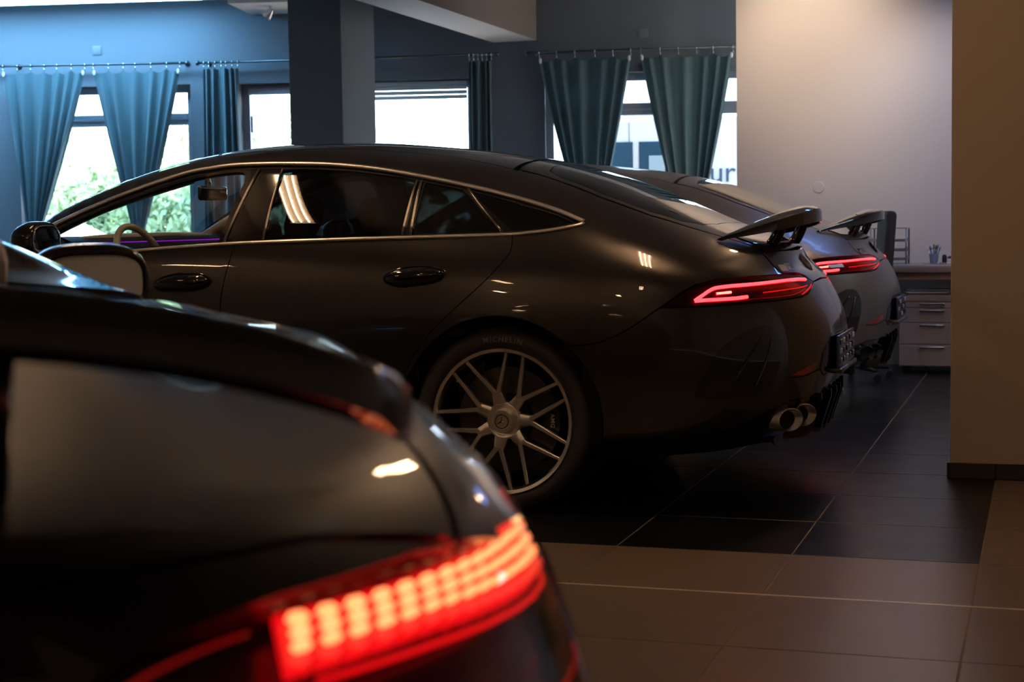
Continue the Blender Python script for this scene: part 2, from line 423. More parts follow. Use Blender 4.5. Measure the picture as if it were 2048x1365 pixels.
# ------------------------------------------------------------------ wheel
def arc_text(s,size,R,ang,y,spacing=1.0,shear=0,bold=0):
    V,F=text_vf(s,size,.0008,shear,spacing,bold);out=[]
    for x,h,z in V:
        a=ang-x/R;out.append(((R+h)*math.cos(a),y-z,(R+h)*math.sin(a)))
    return out,F
def make_wheel(parent,loc,flip,steer=0,lettered=True,disc=.205):
    rim=part('wheel',lathe([(.258,.05),(.263,.010),(.2685,-.005),(.281,-.009),(.286,.0),(.284,.02),(.270,.05),(.258,.05)],72),ALU,parent,40)
    rim.location=loc;rim.rotation_euler=(0,0,math.pi if flip else 0)
    part('tyre',lathe([(.276,.012),(.287,-.006),(.300,-.0125),(.318,-.0155),(.338,-.012),(.349,-.002),(.357,.015),(.361,.04),(.361,.26),(.353,.296),(.33,.31),(.285,.305),(.272,.29)],96),RUBBER,rim,40)
    part('rim_barrel',lathe([(.266,.02),(.258,.05),(.245,.12),(.243,.22),(.262,.285),(.268,.285),(.262,.22),(.262,.05),(.272,.02)],64),ALUD,rim,40)
    proto=None
    def strip(p0,p1,w0,w1,y0,y1,yb):
        p0=np.array(p0);p1=np.array(p1);d=(p1-p0)/np.linalg.norm(p1-p0);n=np.array([-d[1],d[0]]);V=[]
        for p,w,y in ((p0,w0,y0),(p1,w1,y1)):
            for s,yy,k in ((-1,y+.004,1.25),(-1,y,.8),(1,y,.8),(1,y+.004,1.25),(1,yb,1.25),(-1,yb,1.25)):V.append((*(p+n*s*w*k/2),yy))
        V=[(a,c,b) for a,b,c in V];n6=6
        return V,[(j,(j+1)%6,6+(j+1)%6,6+j) for j in range(6)]+[tuple(range(6)),tuple(range(6,12))]
    for i in range(7):
        a0=math.radians(104)+i*2*math.pi/7
        if proto is None:
            c=lambda r,d:(r*math.cos(a0+math.radians(d)),r*math.sin(a0+math.radians(d)))
            vf=join(strip(c(.055,0),c(.118,0),.044,.030,.022,.014,.05),strip(c(.108,-3),c(.272,-18.5),.0165,.0105,.014,.001,.03),strip(c(.108,3),c(.272,18.5),.0165,.0105,.014,.001,.03))
            proto=part('spoke',vf,ALU,rim,30)
        else:
            o=proto.copy();COL.objects.link(o);o.parent=rim;o.rotation_euler=(0,-i*2*math.pi/7,0)
    part('hub',lathe([(.0,.03),(.058,.022),(.066,.020),(.073,.026),(.075,.055),(0,.055)],48),ALU,rim,30)
    cap=part('centre_cap',lathe([(0,-.004),(.030,-.004),(.033,-.001),(.036,-.008),(.043,-.008),(.046,.002),(.050,.022)],40),CHROME,rim,35)
    part('star_emblem',xf(star_vf(.026,.004),Matrix.Translation((0,-.006,0))),CHROMED,cap if False else rim)
    part('brake_disc',lathe([(.10,.085),(disc,.085),(disc,.115),(.10,.115),(.10,.085)],64),IRON,rim,30)
    part('brake_hat',lathe([(0,.06),(.095,.065),(.10,.085),(.10,.12)],48),ALUD,rim,30)
    prof=[]
    V=[];F=[];na=14
    for k in range(na+1):
        a=math.radians(-48+80*k/na)
        e=.012*(1-abs(2*k/na-1)**6)
        for r,y in ((.128,.055+.02-e),(.205+e,.052),(.222+e*.5,.07),(.222+e*.5,.14),(.128,.14)):V.append((r*math.cos(a),y,r*math.sin(a)))
    for k in range(na):
        for j in range(5):F.append((k*5+j,k*5+(j+1)%5,(k+1)*5+(j+1)%5,(k+1)*5+j))
    F+=[tuple(range(5)),tuple(na*5+j for j in range(5))]
    cal=part('brake_caliper',(V,F),CALI,rim,40)
    if lettered:
        part('tyre_lettering',arc_text('MICHELIN',.030,.3175,math.radians(88),-.0152,1.25,.12,.0004),RUBTXT,rim)
        part('caliper_lettering',arc_text('AMG',.024,.188,math.radians(0),.050,1.1,0,.0005),WHITEP,rim)
        part('rim_plate',tube([(.262*math.cos(t),-.002,.262*math.sin(t)) for t in np.radians(np.linspace(-70,-46,12))],.006,6,flat=.4),ALUD,rim)
    part('valve',tube([(.248*math.cos(2.45),.03,.248*math.sin(2.45)),(.235*math.cos(2.45),.0,.235*math.sin(2.45))],.005,6),CHROME,rim,True)
    return rim
# ------------------------------------------------------------------ room shell
WALLP=mat('wall_paint_white',(.64,.60,.56),.85,bump=.12,bscale=90,var=.03,vscale=1.5)
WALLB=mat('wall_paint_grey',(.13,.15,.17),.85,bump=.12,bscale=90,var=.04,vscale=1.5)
CEILM=mat('ceiling_paint',(.60,.58,.56),.9,bump=.1,bscale=60)
BEAMM=mat('beam_paint',(.62,.60,.60),.85,bump=.1,bscale=80)
TILEL=mat('taupe_tile',(.185,.135,.10),.36,var=.06,vscale=5)
TILED=mat('anthracite_tile',(.006,.0065,.008),.34,var=.15,vscale=5,spec=.28)
GROUT=mat('grout',(.24,.19,.14),.8,bump=.2,bscale=150)
STEEL=mat('steel_strip',(.95,.86,.74),.42,.7)
FRAMEW=mat('window_frame_grey',(.28,.33,.40),.4,.3)
SKIRT=mat('skirting_tile',(.035,.029,.025),.35,var=.1)
OX,OY,TS=-1.39197,4.72079,.6
CEIL=3.12
fl=part('floor',box(-11,4,-5,15.5,-.15,-.0015),GROUT);tag(fl,kind='structure')
tmesh={}
for k,m in (('l',TILEL),('d',TILED)):
    V,F=bevbox(-.2976,.2976,-.2976,.2976,-.02,0,.0010,1);o=part('tile',(V,F),m);tmesh[k]=o.data;bpy.data.objects.remove(o)
for i in range(-8,5):
    for j in range(-5,14):
        x=OX+TS*(i+.5);y=OY+TS*(j+.5)
        dark=(j>=1 and i<2)
        o=bpy.data.objects.new('tile',tmesh['d' if dark else 'l']);COL.objects.link(o);o.parent=fl;o.location=(x,y,0)
tag(part('trim_1',bevbox(-2.6,3.2,OY-.0045,OY+.0045,-.004,.0014,.0005,1),STEEL,None),kind='structure')
tag(part('ceiling',box(-11,4,-5,15.5,CEIL,CEIL+.15),CEILM),kind='structure')
tag(part('wall_left',box(-11.15,-11,-5,15.5,0,CEIL),WALLP),kind='structure')
tag(part('wall_right',box(4,4.15,-5,15.5,0,CEIL),WALLP),kind='structure')
tag(part('wall_front',box(-11,4,-5.15,-5,0,CEIL),mat('wall_paint_dark',(.40,.35,.30),.85,bump=.1,bscale=90)),kind='structure')
tag(part('wall_back_right',box(-2.268,4,12.45,12.6,0,CEIL),WALLP),kind='structure')
# column on the right with tiled skirting
pc=part('column',bevbox(-.378,1.5,7.053,7.70,0,CEIL,.004,1),mat('column_paint',(.47,.385,.305),.85,bump=.15,bscale=90,var=.04,vscale=1.5));tag(pc,kind='structure')
sk=tag(part('baseboard_column',box(-.384,1.5,7.049,7.052,0,.066),SKIRT),kind='structure')
for k in range(4):part('skirting_tile',bevbox(-.389+.003 if k==0 else OX+TS*(1+k)+.002,OX+TS*(2+k)-.002,7.040,7.052,.002,.068,.0015,1),SKIRT,sk)
part('skirting_tile',bevbox(-.390,-.379,7.040,7.69,.002,.068,.0015,1),SKIRT,sk)
tag(part('column_back',bevbox(-5.39,-4.96,11.08,11.71,0,CEIL,.004,1),WALLB),kind='structure')
# window wall: s along the wall, n outward, z up
WP=Vector((-5.70679,13.26627,0));WT=Vector((.977051,.213005,0));WN=Vector((-.213005,.977051,0))
WM=Matrix(((WT.x,WN.x,0,WP.x),(WT.y,WN.y,0,WP.y),(0,0,1,0),(0,0,0,1)))
def wbox(s0,s1,n0,n1,z0,z1,b=0):return xf(bevbox(s0,s1,n0,n1,z0,z1,b,1) if b else box(s0,s1,n0,n1,z0,z1),WM)
op=[(-3.20,-1.595,.80,2.39),(-1.15,.95,.80,2.38),(1.58,3.34,.80,2.40)]
ps=[];e=-5.6
for (a,b,z0,z1) in op:
    ps.append(wbox(e,a,0,.30,0,CEIL));ps.append(wbox(a,b,0,.30,0,z0));ps.append(wbox(a,b,0,.30,z1,CEIL));e=b
ps.append(wbox(e,5.2,0,.30,0,CEIL))
tag(part('wall_back',join(*ps),WALLB),kind='structure')
bmo=part('ceiling_beam',box(-4.604,-4.205,2.0,13.52,2.685,CEIL),BEAMM);tag(bmo,kind='structure');bmo.data.materials.append(mat('beam_side_shade',(.16,.125,.105),.85,bump=.1,bscale=80))
for p in bmo.data.polygons:p.material_index=1 if abs(p.normal.x)>.5 else 0  # shade on the beam's side faces is put into their darker colour
tag(part('ceiling_box',wbox(-1.02,-.30,-.75,0,2.985,CEIL),BEAMM),kind='structure')
wg=sheetglass('window_glass',(.93,.96,.97),1.3)
for k,(a,b,z0,z1) in enumerate(op):
    w=.065;w_=part('window_%d'%(k+1),join(wbox(a,a+w,.12,.18,z0,z1),wbox(b-w,b,.12,.18,z0,z1),wbox(a+w,b-w,.12,.18,z0,z0+w),wbox(a+w,b-w,.12,.18,z1-w,z1)),FRAMEW);tag(w_,kind='structure')
    part('sill',wbox(a-.03,b+.03,-.05,.12,z0-.03,z0,.004),BEAMM,w_)
    if k!=1:
        part('transom',wbox(a+w,b-w,.115,.185,2.035,2.142,.006),FRAMEW,w_)
        part('pane',wbox(a+w,b-w,.148,.152,z0+w,2.035),wg,w_);part('pane',wbox(a+w,b-w,.148,.152,2.142,z1-w),wg,w_)
        part('transom_rail',wbox(a+w,b-w,.10,.116,2.08,2.10,.003),FRAMEW,w_)
    else:
        part('mullion',wbox(-.30,-.23,.12,.18,z0+w,z1-w,.004),FRAMEW,w_)
        part('pane',wbox(a+w,-.30,.148,.152,z0+w,z1-w),wg,w_);part('pane',wbox(-.23,b-w,.148,.152,z0+w,z1-w),wg,w_)
        for i in range(4):part('blind_slat',wbox(-.22,b-w,.085,.11,2.212+.041*i,2.248+.041*i,.006),mat('blind_white',(.62,.74,.80),.5),w_)
        part('shutter_box',wbox(a+w,-.31,.06,.12,2.285,2.345,.006),mat('shutter_grey',(.35,.38,.45),.5),w_)
        part('window_handle',wbox(a+.075,a+.095,.09,.12,1.95,2.10,.004),FRAMEW,w_)
def gt_data():
    X=[-3.9,-3.3,-2.95,-2.4,-1.2,-.6,0,.5,1.2]
    L=[]
    def K(w,z,xe,xf,x=X,**k): L.append(dict(x=x,w=w,z=z,xe=xe,xf=xf,**k))
    K([0]*9,[.14]*9,.90,-3.6)
    K([.78]*9,[.14,.14,.14,.14,.14,.14,.14,.18,.22],.95,-3.65)
    K([.85,.92,.93,.90,.89,.90,.94,.93,.90],[.22,.20,.20,.20,.20,.20,.22,.26,.30],1.10,-3.80)
    K([.88,.95,.965,.935,.92,.93,.97,.965,.93],[.40,.42,.42,.42,.42,.42,.44,.45,.46],1.17,-3.87)
    K([.88,.955,.965,.945,.935,.945,.977,.97,.93],[.58,.68,.70,.70,.70,.72,.76,.74,.69],1.175,-3.87)
    K([.85,.93,.93,.92,.915,.925,.952,.945,.90],[.70,.86,.88,.90,.92,.925,.93,.91,.87],1.085,-3.84)
    K([.75,.85,.86,.885,.88,.875,.875,.882,.882,.868,.80],[.74,.905,.93,.985,1.045,1.058,1.068,1.058,1.008,.958,.90],1.035,-3.80,x=[-3.9,-3.3,-2.95,-2.4,-1.2,-.6,0,.25,.5,.75,1.2])
    x7=[-3.9,-3.3,-2.8,-2.4,-2.267,-2.026,-1.776,-1.518,-1.244,-.969,-.73,-.492,-.184,.043,.191,.3,.5,.75,.95,1.1]
    w7=[.6,.72,.78,.84,.87,.80,.717,.654,.627,.629,.641,.668,.714,.756,.79,.812,.815,.80,.785,.77]
    z7=[.75,.92,.96,.995,1.016,1.145,1.254,1.338,1.374,1.371,1.355,1.32,1.258,1.202,1.157,1.115,1.052,.999,.965,.952]
    x9=[-3.9,-3.6,-3.2,-2.8,-2.55,-2.42,-2.2,-2.0,-1.8,-1.6,-1.4,-1.2,-1.0,-.8,-.5,-.2,0,.2,.4,.6,.8,.95,1.05]
    z9=[.72,.80,.90,.96,1.0,1.035,1.16,1.262,1.352,1.418,1.458,1.477,1.482,1.475,1.449,1.41,1.373,1.318,1.245,1.155,1.068,1.022,.998]
    f7w=pchip(x7,w7);f7z=pchip(x7,z7);f9=pchip(x9,z9)
    K(w7,z7,1.008,-3.75,x=x7,sm=.04)
    x8=sorted(set(x7+x9)); 
    g8=pchip([-4,-2.4,-2,-1.4,-.9,2],[.72,.85,.91,.82,.74,.72]);h8=pchip([-4,-2.4,-2,-1.4,-.9,2],[.7,.7,.66,.64,.68,.70])
    K([float(f7w(x)*g8(x)) for x in x8],[float(f7z(x)+h8(x)*(f9(x)-f7z(x))) for x in x8],1.003,-3.73,x=x8,sm=.05)
    K([0]*len(x9),z9,1.0,-3.70,x=x9,sm=.06)
    return dict(levels=L,xs=.35,xf=-3.25,n=3.2,m=2.6)
def build_sedan(B):
    D=B.D;lv=D['levels'];f7w=pchip(lv[7]['x'],lv[7]['w']);f7z=pchip(lv[7]['x'],lv[7]['z'])
    root=empty('sports_sedan')
    k7=lambda x:(x,-float(f7w(x)),float(f7z(x)))
    def pair(name,ch,outline,m,parent=None,**k):
        p=panel(B,ch,outline,**k);a=pmesh(name,p,m,parent or root);b=pmesh(name,mir(p),m,parent or root);return a,b
    def span(name,p,m,parent=None):
        return pmesh(name,pjoin(p,mir(p)),m,parent or root)
    C=B.X0+B.RR*math.pi/2; CF=B.X1-B.RR*math.pi/2
    hz=.352
    def arch(x0,a0,a1,r=.408,n=22):return [(x0+r*math.cos(t),hz+r*math.sin(t)) for t in np.radians(np.linspace(a0,a1,n))]
    # outlines shared between neighbours (car side: x, z)
    top=[(-2.30,1.000),(-2.267,1.018),(-2.026,1.145),(-1.776,1.254),(-1.518,1.338),(-1.38,1.362),(-1.244,1.374),(-.969,1.371),(-.73,1.355),(-.492,1.32),(-.184,1.258),(.043,1.202),(.191,1.157),(.265,1.128)]
    tip=[(.300,1.113),(.300,1.105),(.286,1.100)]
    belt=[(.187,1.083),(.09,1.073),(.006,1.068),(-.3,1.063),(-.643,1.058),(-1.13,1.047),(-1.476,1.03),(-1.882,1.002),(-2.15,.99)]
    dlo=[tuple(q) for q in spl(top,4)]+tip+[tuple(q) for q in spl(belt,4)]
    dgap=[(-1.150,1.047),(-1.165,.982),(-1.185,.90),(-1.198,.82),(-1.20,.6),(-1.185,.30)]
    rgap=[tuple(q) for q in spl([(.034,1.069),(.041,1.021),(.028,.983),(-.02,.925),(-.074,.872),(-.199,.765),(-.304,.665),(-.36,.585),(-.40,.50),(-.425,.40),(-.44,.30)],4)]
    fgap=[(-2.20,.988),(-2.24,.90),(-2.22,.6),(-2.12,.30)]
    bgap=[tuple(q) for q in spl([(.278,.650),(.36,.655),(.427,.672),(.50,.715),(.586,.79)],4)]
    ltop=[(.586,.79),(.625,.824),(.66,.853),(.693,.874),(.757,.890),(.888,.898),(1.02,.899),(1.089,.898),(1.243,.894),(1.312,.880),(1.375,.858)]
    lbot=[(1.375,.858),(1.32,.846),(1.28,.834),(1.21,.818),(1.144,.809),(1.06,.806),(.867,.80),(.705,.793),(.586,.79)]
    beltpt=lambda x:(x,float(np.interp(x,[q[0] for q in belt[::-1]],[q[1] for q in belt[::-1]])))
    # doors
    fd=fgap[::-1]+[(-2.05,.995),(-1.882,1.002),(-1.476,1.03),(-1.3,1.04)]+dgap
    rd=[dgap[-1]]+dgap[::-1][1:]+[(-.9,1.052),(-.643,1.058),(-.3,1.063),(0,1.068)]+rgap
    fdo=pair('front_door','side',fd,PAINT);rdo=pair('rear_door','side',rd,PAINT)
    # quarter panel with roof rail
    hat=[(-.05,-.565),(.05,-.575),(.144,-.600),(.316,-.638),(.516,-.632),(.66,-.592),(.76,-.545),(.85,-.50),(.912,-.461)]
    joint=[(-2.36,-.815),(-2.2,-.782),(-2.0,-.735),(-1.8,-.665),(-1.6,-.605),(-1.42,-.555),(-1.2,-.515),(-1.0,-.50),(-.7,-.492),(-.345,-.497),(-.168,-.537),(-.06,-.563)]
    gtop=B.chart('side',B.lift('top',*hat[-1])[0]);lip=[B.lift('side',p,.985)[0] for p in np.linspace(gtop[0],C-.001,14)]
    k7r=[k7(x) for x in (.34,.42,.5,.6,.7,.8)]
    qp=bgap+[q for q in ltop if q[0]<1.08]+[(1.085,.899),(1.065,.93),(1.048,.965),gtop]
    tail=[tuple(B.lift('top',*q)[0]) for q in hat[::-1][1:]]
    s0=np.array(B.chart('side',Vector(B.bvh.find_nearest(Vector(k7r[-1]))[0])));seam=k7r+[tuple(B.lift('side',*(s0+(np.array(gtop)-s0)*t))[0]) for t in np.linspace(.12,1,8)]
    sidepart=panel(B,'side',rgap[::-1][8:]+[(.187,1.083),(.286,1.100),(.303,1.106)]+seam+qp[::-1][1:]+arch(0,44,146)[:],inset=.0018)
    railo=[(q[0],q[1]*1.012,q[2]-.022) for q in seam[::-1]]+[k7(x) for x in np.linspace(.28,-2.32,46)]+[tuple(B.lift('top',*q)[0]) for q in joint]+tail[::-1]+[tuple(B.lift('top',*hat[-1])[0])]
    rail=panel(B,'sec',railo,inset=.0012,flange=0)
    qpl=pjoin(sidepart,rail)
    pmesh('quarter_panel',qpl,PAINT,root);pmesh('quarter_panel',mir(qpl),PAINT,root)
    # front of the car
    ff=[fgap[-1]]+fgap[::-1][1:]+[(-2.3,.985),(-2.6,.962),(-2.95,.925),(-3.3,.895),(-3.36,.72),(-3.36,.60)]+arch(-2.951,180,0)[6:]+[(-2.54,.30)]
    pair('front_fender','side',ff,PAINT)
    fb=panel(B,'side',[(-3.37,.60),(-3.37,.71),(-3.60,.71),(-3.9,.70),(CF+.002,.69),(CF+.002,.24),(-3.7,.24),(-3.38,.24),(-3.34,.36)],noflange_center=True);span('front_bumper',fb,PAINT)
    hl=panel(B,'side',[(-3.38,.73),(-3.40,.83),(-3.62,.775),(-3.85,.735),(-3.80,.72),(-3.6,.72)],inset=0);a=pmesh('headlight',hl,CHROMED,root);b=pmesh('headlight',mir(hl),CHROMED,root)
    gr=panel(B,'side',[(-3.86,.66),(CF+.002,.66),(CF+.002,.36),(-3.9,.36),(-3.82,.45)],off=.004,inset=0,noflange_center=True);span('grille',gr,GLOSSBLK)
    hood=panel(B,'top',[(-3.68,0),(-3.62,-.45),(-3.45,-.66),(-3.2,-.74),(-2.9,-.79),(-2.45,-.83),(-2.37,-.80),(-2.40,-.5),(-2.44,0)],inset=.003,noflange_center=True);span('hood',hood,PAINT)
    # roof, glass
    rf=[(-1.41,0)]+[(-1.405,-.54)]+joint[6:]+[(-.05,-.30),(-.045,0)]
    span('roof',panel(B,'top',rf,noflange_center=True),PAINT)
    ws=[(-2.43,0),(-2.39,-.5),(-2.34,-.79)]+[(x,y+.006) for x,y in joint[1:6]]+[(-1.42,-.3),(-1.425,0)]
    span('windshield',panel(B,'top',ws,inset=.001,flange=0),GLASS)
    gl=[(.055,0),(.058,-.40),(.075,-.50),(.144,-.555),(.316,-.597),(.516,-.592),(.63,-.55),(.69,-.47),(.72,-.3),(.725,0)]
    tg=[(-.035,0),(-.035,-.30),(-.04,-.553)]+[(x,y+.006) for x,y in hat[1:]]+[B.chart('top',q) for q in lip[1:]]+gl[::-1]
    t1=panel(B,'top',tg,noflange_center=True,inset=.002)
    rear_out=[B.chart('side',q) for q in lip]+[(C-.001,.866),(1.50,.863),(1.375,.858)]+[(1.312,.884),(1.243,.898),(1.096,.902),(1.07,.935),(1.055,.965)]
    t2=panel(B,'side',rear_out,noflange_center=True,inset=.002)
    span('tailgate',pjoin(t1,t2),PAINT)
    span('rear_window',panel(B,'top',gl,inset=.002,flange=0),HATCHG)
    span('rear_window_frit',panel(B,'top',[(.057,0),(.06,-.40),(.077,-.498),(.144,-.552),(.316,-.593),(.516,-.588),(.628,-.547),(.686,-.468),(.718,-.3),(.722,0),(.69,0),(.68,-.3),(.65,-.44),(.60,-.51),(.50,-.545),(.316,-.55),(.16,-.512),(.11,-.46),(.095,0)],inset=0,off=-.004,flange=0),GLOSSBLK)
    # side windows
    gf=[tuple(q) for q in spl([(-2.10,1.075),(-1.95,1.148),(-1.776,1.222),(-1.52,1.303),(-1.40,1.330),(-1.27,1.345),(-1.215,1.338),(-1.198,1.30)],5)]+[(-1.232,1.058),(-1.476,1.045),(-1.882,1.018),(-2.10,1.006)]
    gr_=[(-1.045,1.348),(-.969,1.352),(-.73,1.338),(-.50,1.305),(-.43,1.292),(-.428,1.075),(-.643,1.071),(-1.035,1.062)]
    gq=[(-.385,1.282),(-.22,1.250),(-.02,1.083),(-.385,1.076)]
    gt=[(-.185,1.242),(.043,1.186),(.191,1.143),(.262,1.112),(.18,1.095),(.03,1.083)]
    fr=panel(B,'side',dlo,holes=[gf,gr_,gq,gt],inset=0,off=-.004,flange=.015);pmesh('window_frame',fr,GLOSSBLK,root);pmesh('window_frame',mir(fr),GLOSSBLK,root)
    for nm,g,m in (('front_window',gf,GLASS),('rear_side_window',gr_,PRIV),('quarter_window',gq,PRIV),('corner_window',gt,PRIV)):
        pair(nm,'side',g,m,off=-.006,inset=-.004,flange=0)
    tr=stube(B,'side',top+tip[:1],.0125,.002,5,8,flat=.75);both('window_trim',tr,CHROME,root)
    tr=stube(B,'side',[(.300,1.108)]+tip[2:]+belt,.0095,.002,5,8,flat=.75);both('belt_trim',tr,CHROME,root)
    for q in ([(-1.150,1.352),(-1.205,1.050)],[(-1.040,1.350),(-1.030,1.062)],[(-.423,1.288),(-.424,1.072)],[(-.403,1.288),(-.389,1.072)],[(-.198,1.252),(-.005,1.074)]):
        q=[np.array(q[0])+(np.array(q[1])-np.array(q[0]))*t for t in np.linspace(0,1,7)]
        both('window_bar',tube(lift3(B,'side',q,.000),.0065,6),CHROMED,root)
    # rear bumper, lamps, diffuser
    bb=bgap+[q for q in lbot[::-1][1:]]+[(1.50,.861),(C-.001,.863),(C-.001,.452),(1.311,.445),(1.15,.418),(1.032,.420),(.93,.392),(.80,.330),(.62,.300),(.43,.287)]+arch(0,-9,44,.408)
    span('rear_bumper',panel(B,'side',bb,noflange_center=True),PAINT)
    df=[(.80,.327),(.93,.388),(1.032,.416),(1.15,.414),(1.311,.441),(C-.001,.448),(C-.001,.255),(1.2,.25),(1.0,.262),(.85,.285)]
    dif=span('diffuser',panel(B,'side',df,off=-.012,noflange_center=True),GLOSSBLK)
    for y in (-.36,-.20,-.07,.07,.20,.36):
        xr=B.cast((3,y,.40),(-1,0,0))[0][0];xb=B.cast((3,y,.27),(-1,0,0))[0][0]
        part('diffuser_fin',prism([(xr+.012,.425),(xr+.014,.40),(xb+.05,.25),(xb-.06,.235),(xr-.12,.40)],y-.007,y+.007,'y'),GLOSSBLK,dif)
    for s in (-1,1):
        for y,z,dx in ((.615,.345,0),(.495,.350,.035)):
            pr=[(.052,0),(.055,.004),(.055,.10),(.050,.10),(.050,.006),(.048,.0)]
            V,F=lathe([(.046,.16),(.046,.0),(.050,-.006),(.0545,-.002),(.0545,.16)],28,'x')
            V=[(x_0,yy*1.0,zz*.82) for x_0,yy,zz in V];V=[(-x_0+1.055+dx-(.75*s*yy if x_0<.05 else 0),s*y+yy,z+zz) for x_0,yy,zz in V]
            e=part('exhaust_tip',(V,F),CHROME,root,40)
            part('exhaust_bore',([(1.035+dx-.75*s*.044*math.cos(t),s*y+.044*math.cos(t),z+.036*math.sin(t)) for t in np.linspace(0,2*math.pi,20,endpoint=False)],[tuple(range(20))]),DARK,e)
    vent=[tuple(q) for q in spl([(.700,.452),(.695,.49),(.765,.635),(.86,.703),(.92,.715),(.955,.69),(.972,.622),(.955,.52),(.925,.462),(.78,.448)],5,True)]
    va=pair('bumper_vent','side',vent,GLOSSBLK,off=.003,inset=0,flange=.006)
    for k,v in enumerate(va):
        for dx in (0,.05):
            q=stube(B,'side',[(.80+dx,.50),(.85+dx,.60),(.90+dx,.675)] if dx==0 else [(.87,.48),(.91,.58),(.935,.67)],.004,.005);part('vent_fin',q if k==0 else vmir(q),GLOSSBLK,v,True)
    pair('bumper_reflector','side',[(1.02,.520),(1.16,.556),(1.172,.556),(1.168,.530),(1.09,.513)],REFLR,off=.003,inset=0,flange=.004)
    both('bumper_crease',stube(B,'side',[(1.01,.510),(1.10,.508),(1.20,.524),(1.225,.520),(1.262,.496),(1.30,.500)],.0022,.0005),DARK,root)
    rec=span('plate_recess',panel(B,'side',[(1.215,.522),(1.24,.59),(1.36,.655),(C-.001,.657),(C-.001,.505),(1.30,.503)],off=.002,inset=0,flange=.005,noflange_center=True),GLOSSBLK)
    xp=B.cast((3,0,.58),(-1,0,0))[0][0]
    pl=part('licence_plate_holder',bevbox(xp+.004,xp+.016,-.262,.262,.513,.643,.004),mat('plate_blue',(.05,.10,.22),.25,.6,coat=.5),root,30)
    for i in range(5):
        for j in range(3):
            y=-.21+.105*i;z=.54+.038*j
            part('plate_clip',bevbox(xp+.014,xp+.021,y-.03+.008*(j%2),y+.03-.012*(i%2),z-.011,z+.011,.003,1),(CHROMED,GLOSSBLK,CHROME)[(i+2*j)%3],pl)
    part('plate_lip',bevbox(xp-.02,xp+.028,-.27,.27,.492,.512,.006),PAINT,root,30)
    la=pair('tail_light','side',ltop+lbot[1:-1],LENS,inset=.003,flange=.02)
    bar1=[(.690,.815),(.713,.834),(.735,.851),(.757,.861),(.80,.866),(.838,.868),(.92,.871),(1.0,.874),(1.1,.876),(1.2,.876),(1.285,.872)]
    bar2=[(.690,.815),(.72,.817),(.77,.819),(.82,.821),(.862,.825)]
    for k,v in enumerate(la):
        for nm,q,r,m in (('light_bar',bar1,.0075,LEDRED),('light_bar',bar2,.0075,LEDRED),('light_dash',[(.757,.840),(.78,.842),(.806,.844)],.006,LEDHOT),('light_thread',[(.93,.838),(1.05,.843),(1.18,.846),(1.27,.850)],.0018,LEDRED),('light_rim',[(1.17,.820),(1.27,.838),(1.345,.853)],.0018,LEDRED)):
            t=stube(B,'side',q,r,-.004,5,8);part(nm,t if k==0 else vmir(t),m,v,True)
        t=stube(B,'side',[(.72,.805),(.9,.812),(1.1,.818),(1.25,.836)],.010,-.014);part('lamp_reflector',t if k==0 else vmir(t),mat('lamp_red_inner',(.35,.01,.01),.2,coat=1),v,True)
        bk=panel(B,'side',[(p,z) for p,z in ltop+lbot[1:-1]],off=-.022,inset=.006,flange=0);bk=bk if k==0 else mir(bk);pmesh('lamp_back',bk,mat('lamp_housing',(.05,.004,.005),.3),v)
    # badges
    part('lettering_badge',text_on(B,'side',1.205,.921,'AMG',.036,spacing=1.05,bold=.0008),BADGE,root)
    for i in range(5):
        sx=1.108+.0125*i;w=.0055-.0006*i
        part('badge_stripe',prism([(0,0),(1,0),(1,1),(0,1)],0,1,'z'),CHROME,root) if False else None
        P=[(sx-w,.908),(sx+w,.908),(sx+w+.003,.931),(sx-w+.003,.931)];V0=lift3(B,'side',P,.004);V1=lift3(B,'side',P,0)
        part('badge_stripe',(np.concatenate([V0,V1]),[(0,1,2,3),(7,6,5,4)]+[(j,4+j,4+(j+1)%4,(j+1)%4) for j in range(4)]),BADGE,root)
    v,n=B.lift('side',C-.001,.93)
    part('star_emblem',orient(star_vf(.042,.008),v+n*.006,n),BADGE,root)
    # wing
    sp=span('spoiler_base',panel(B,'top',[(.83,0),(.82,-.30),(.79,-.44),(.83,-.46),(.90,-.435),(.945,-.30),(.965,0)],off=.004,inset=0,flange=.008,noflange_center=True),GLOSSBLK)
    ys=np.linspace(-.60,.60,41);V=[];prof=[]
    for y in ys:
        t=abs(y)/.60
        le=np.array([.940-.165*t**1.7,1.130-.092*t**1.8]);ch=.135*(1-t**2.4)+.012;te=le+np.array([ch,(.018*(1-t**2))]);d=te-le;cm=.026*(1-t**2)
        mid=le+d*.55+np.array([0,cm]);th=.016*(1-t**2)+.004;gu=.046*(1-t**2.5)+.002
        ring=[le,le+d*.25+np.array([0,cm*.62+.002]),mid,le+d*.85+np.array([0,cm*.72]),te+np.array([.002,.006]),te+np.array([.009,-.006]),te+np.array([.008,-gu]),te+np.array([-.001,-gu]),te+np.array([-.012,-.012*(1-t)-.004]),mid+np.array([0,-th]),le+d*.25+np.array([0,cm*.45-th*.8])]
        V+=[(q[0],y,q[1]) for q in ring]
    nr=11;F=[(i*nr+j,i*nr+(j+1)%nr,(i+1)*nr+(j+1)%nr,(i+1)*nr+j) for i in range(40) for j in range(nr)]+[tuple(range(nr)),tuple(40*nr+j for j in range(nr))]
    wing=part('spoiler',(V,F),GLOSSBLK,root,35)
    for y in (-.30,.30):
        P=spl([(.885,y,.985),(.935,y,1.01),(.965,y,1.06),(.985,y,1.125)],6);part('spoiler_strut',tube(P,.024,10,flat=.45,up=(0,1,0)),GLOSSBLK,wing,True)
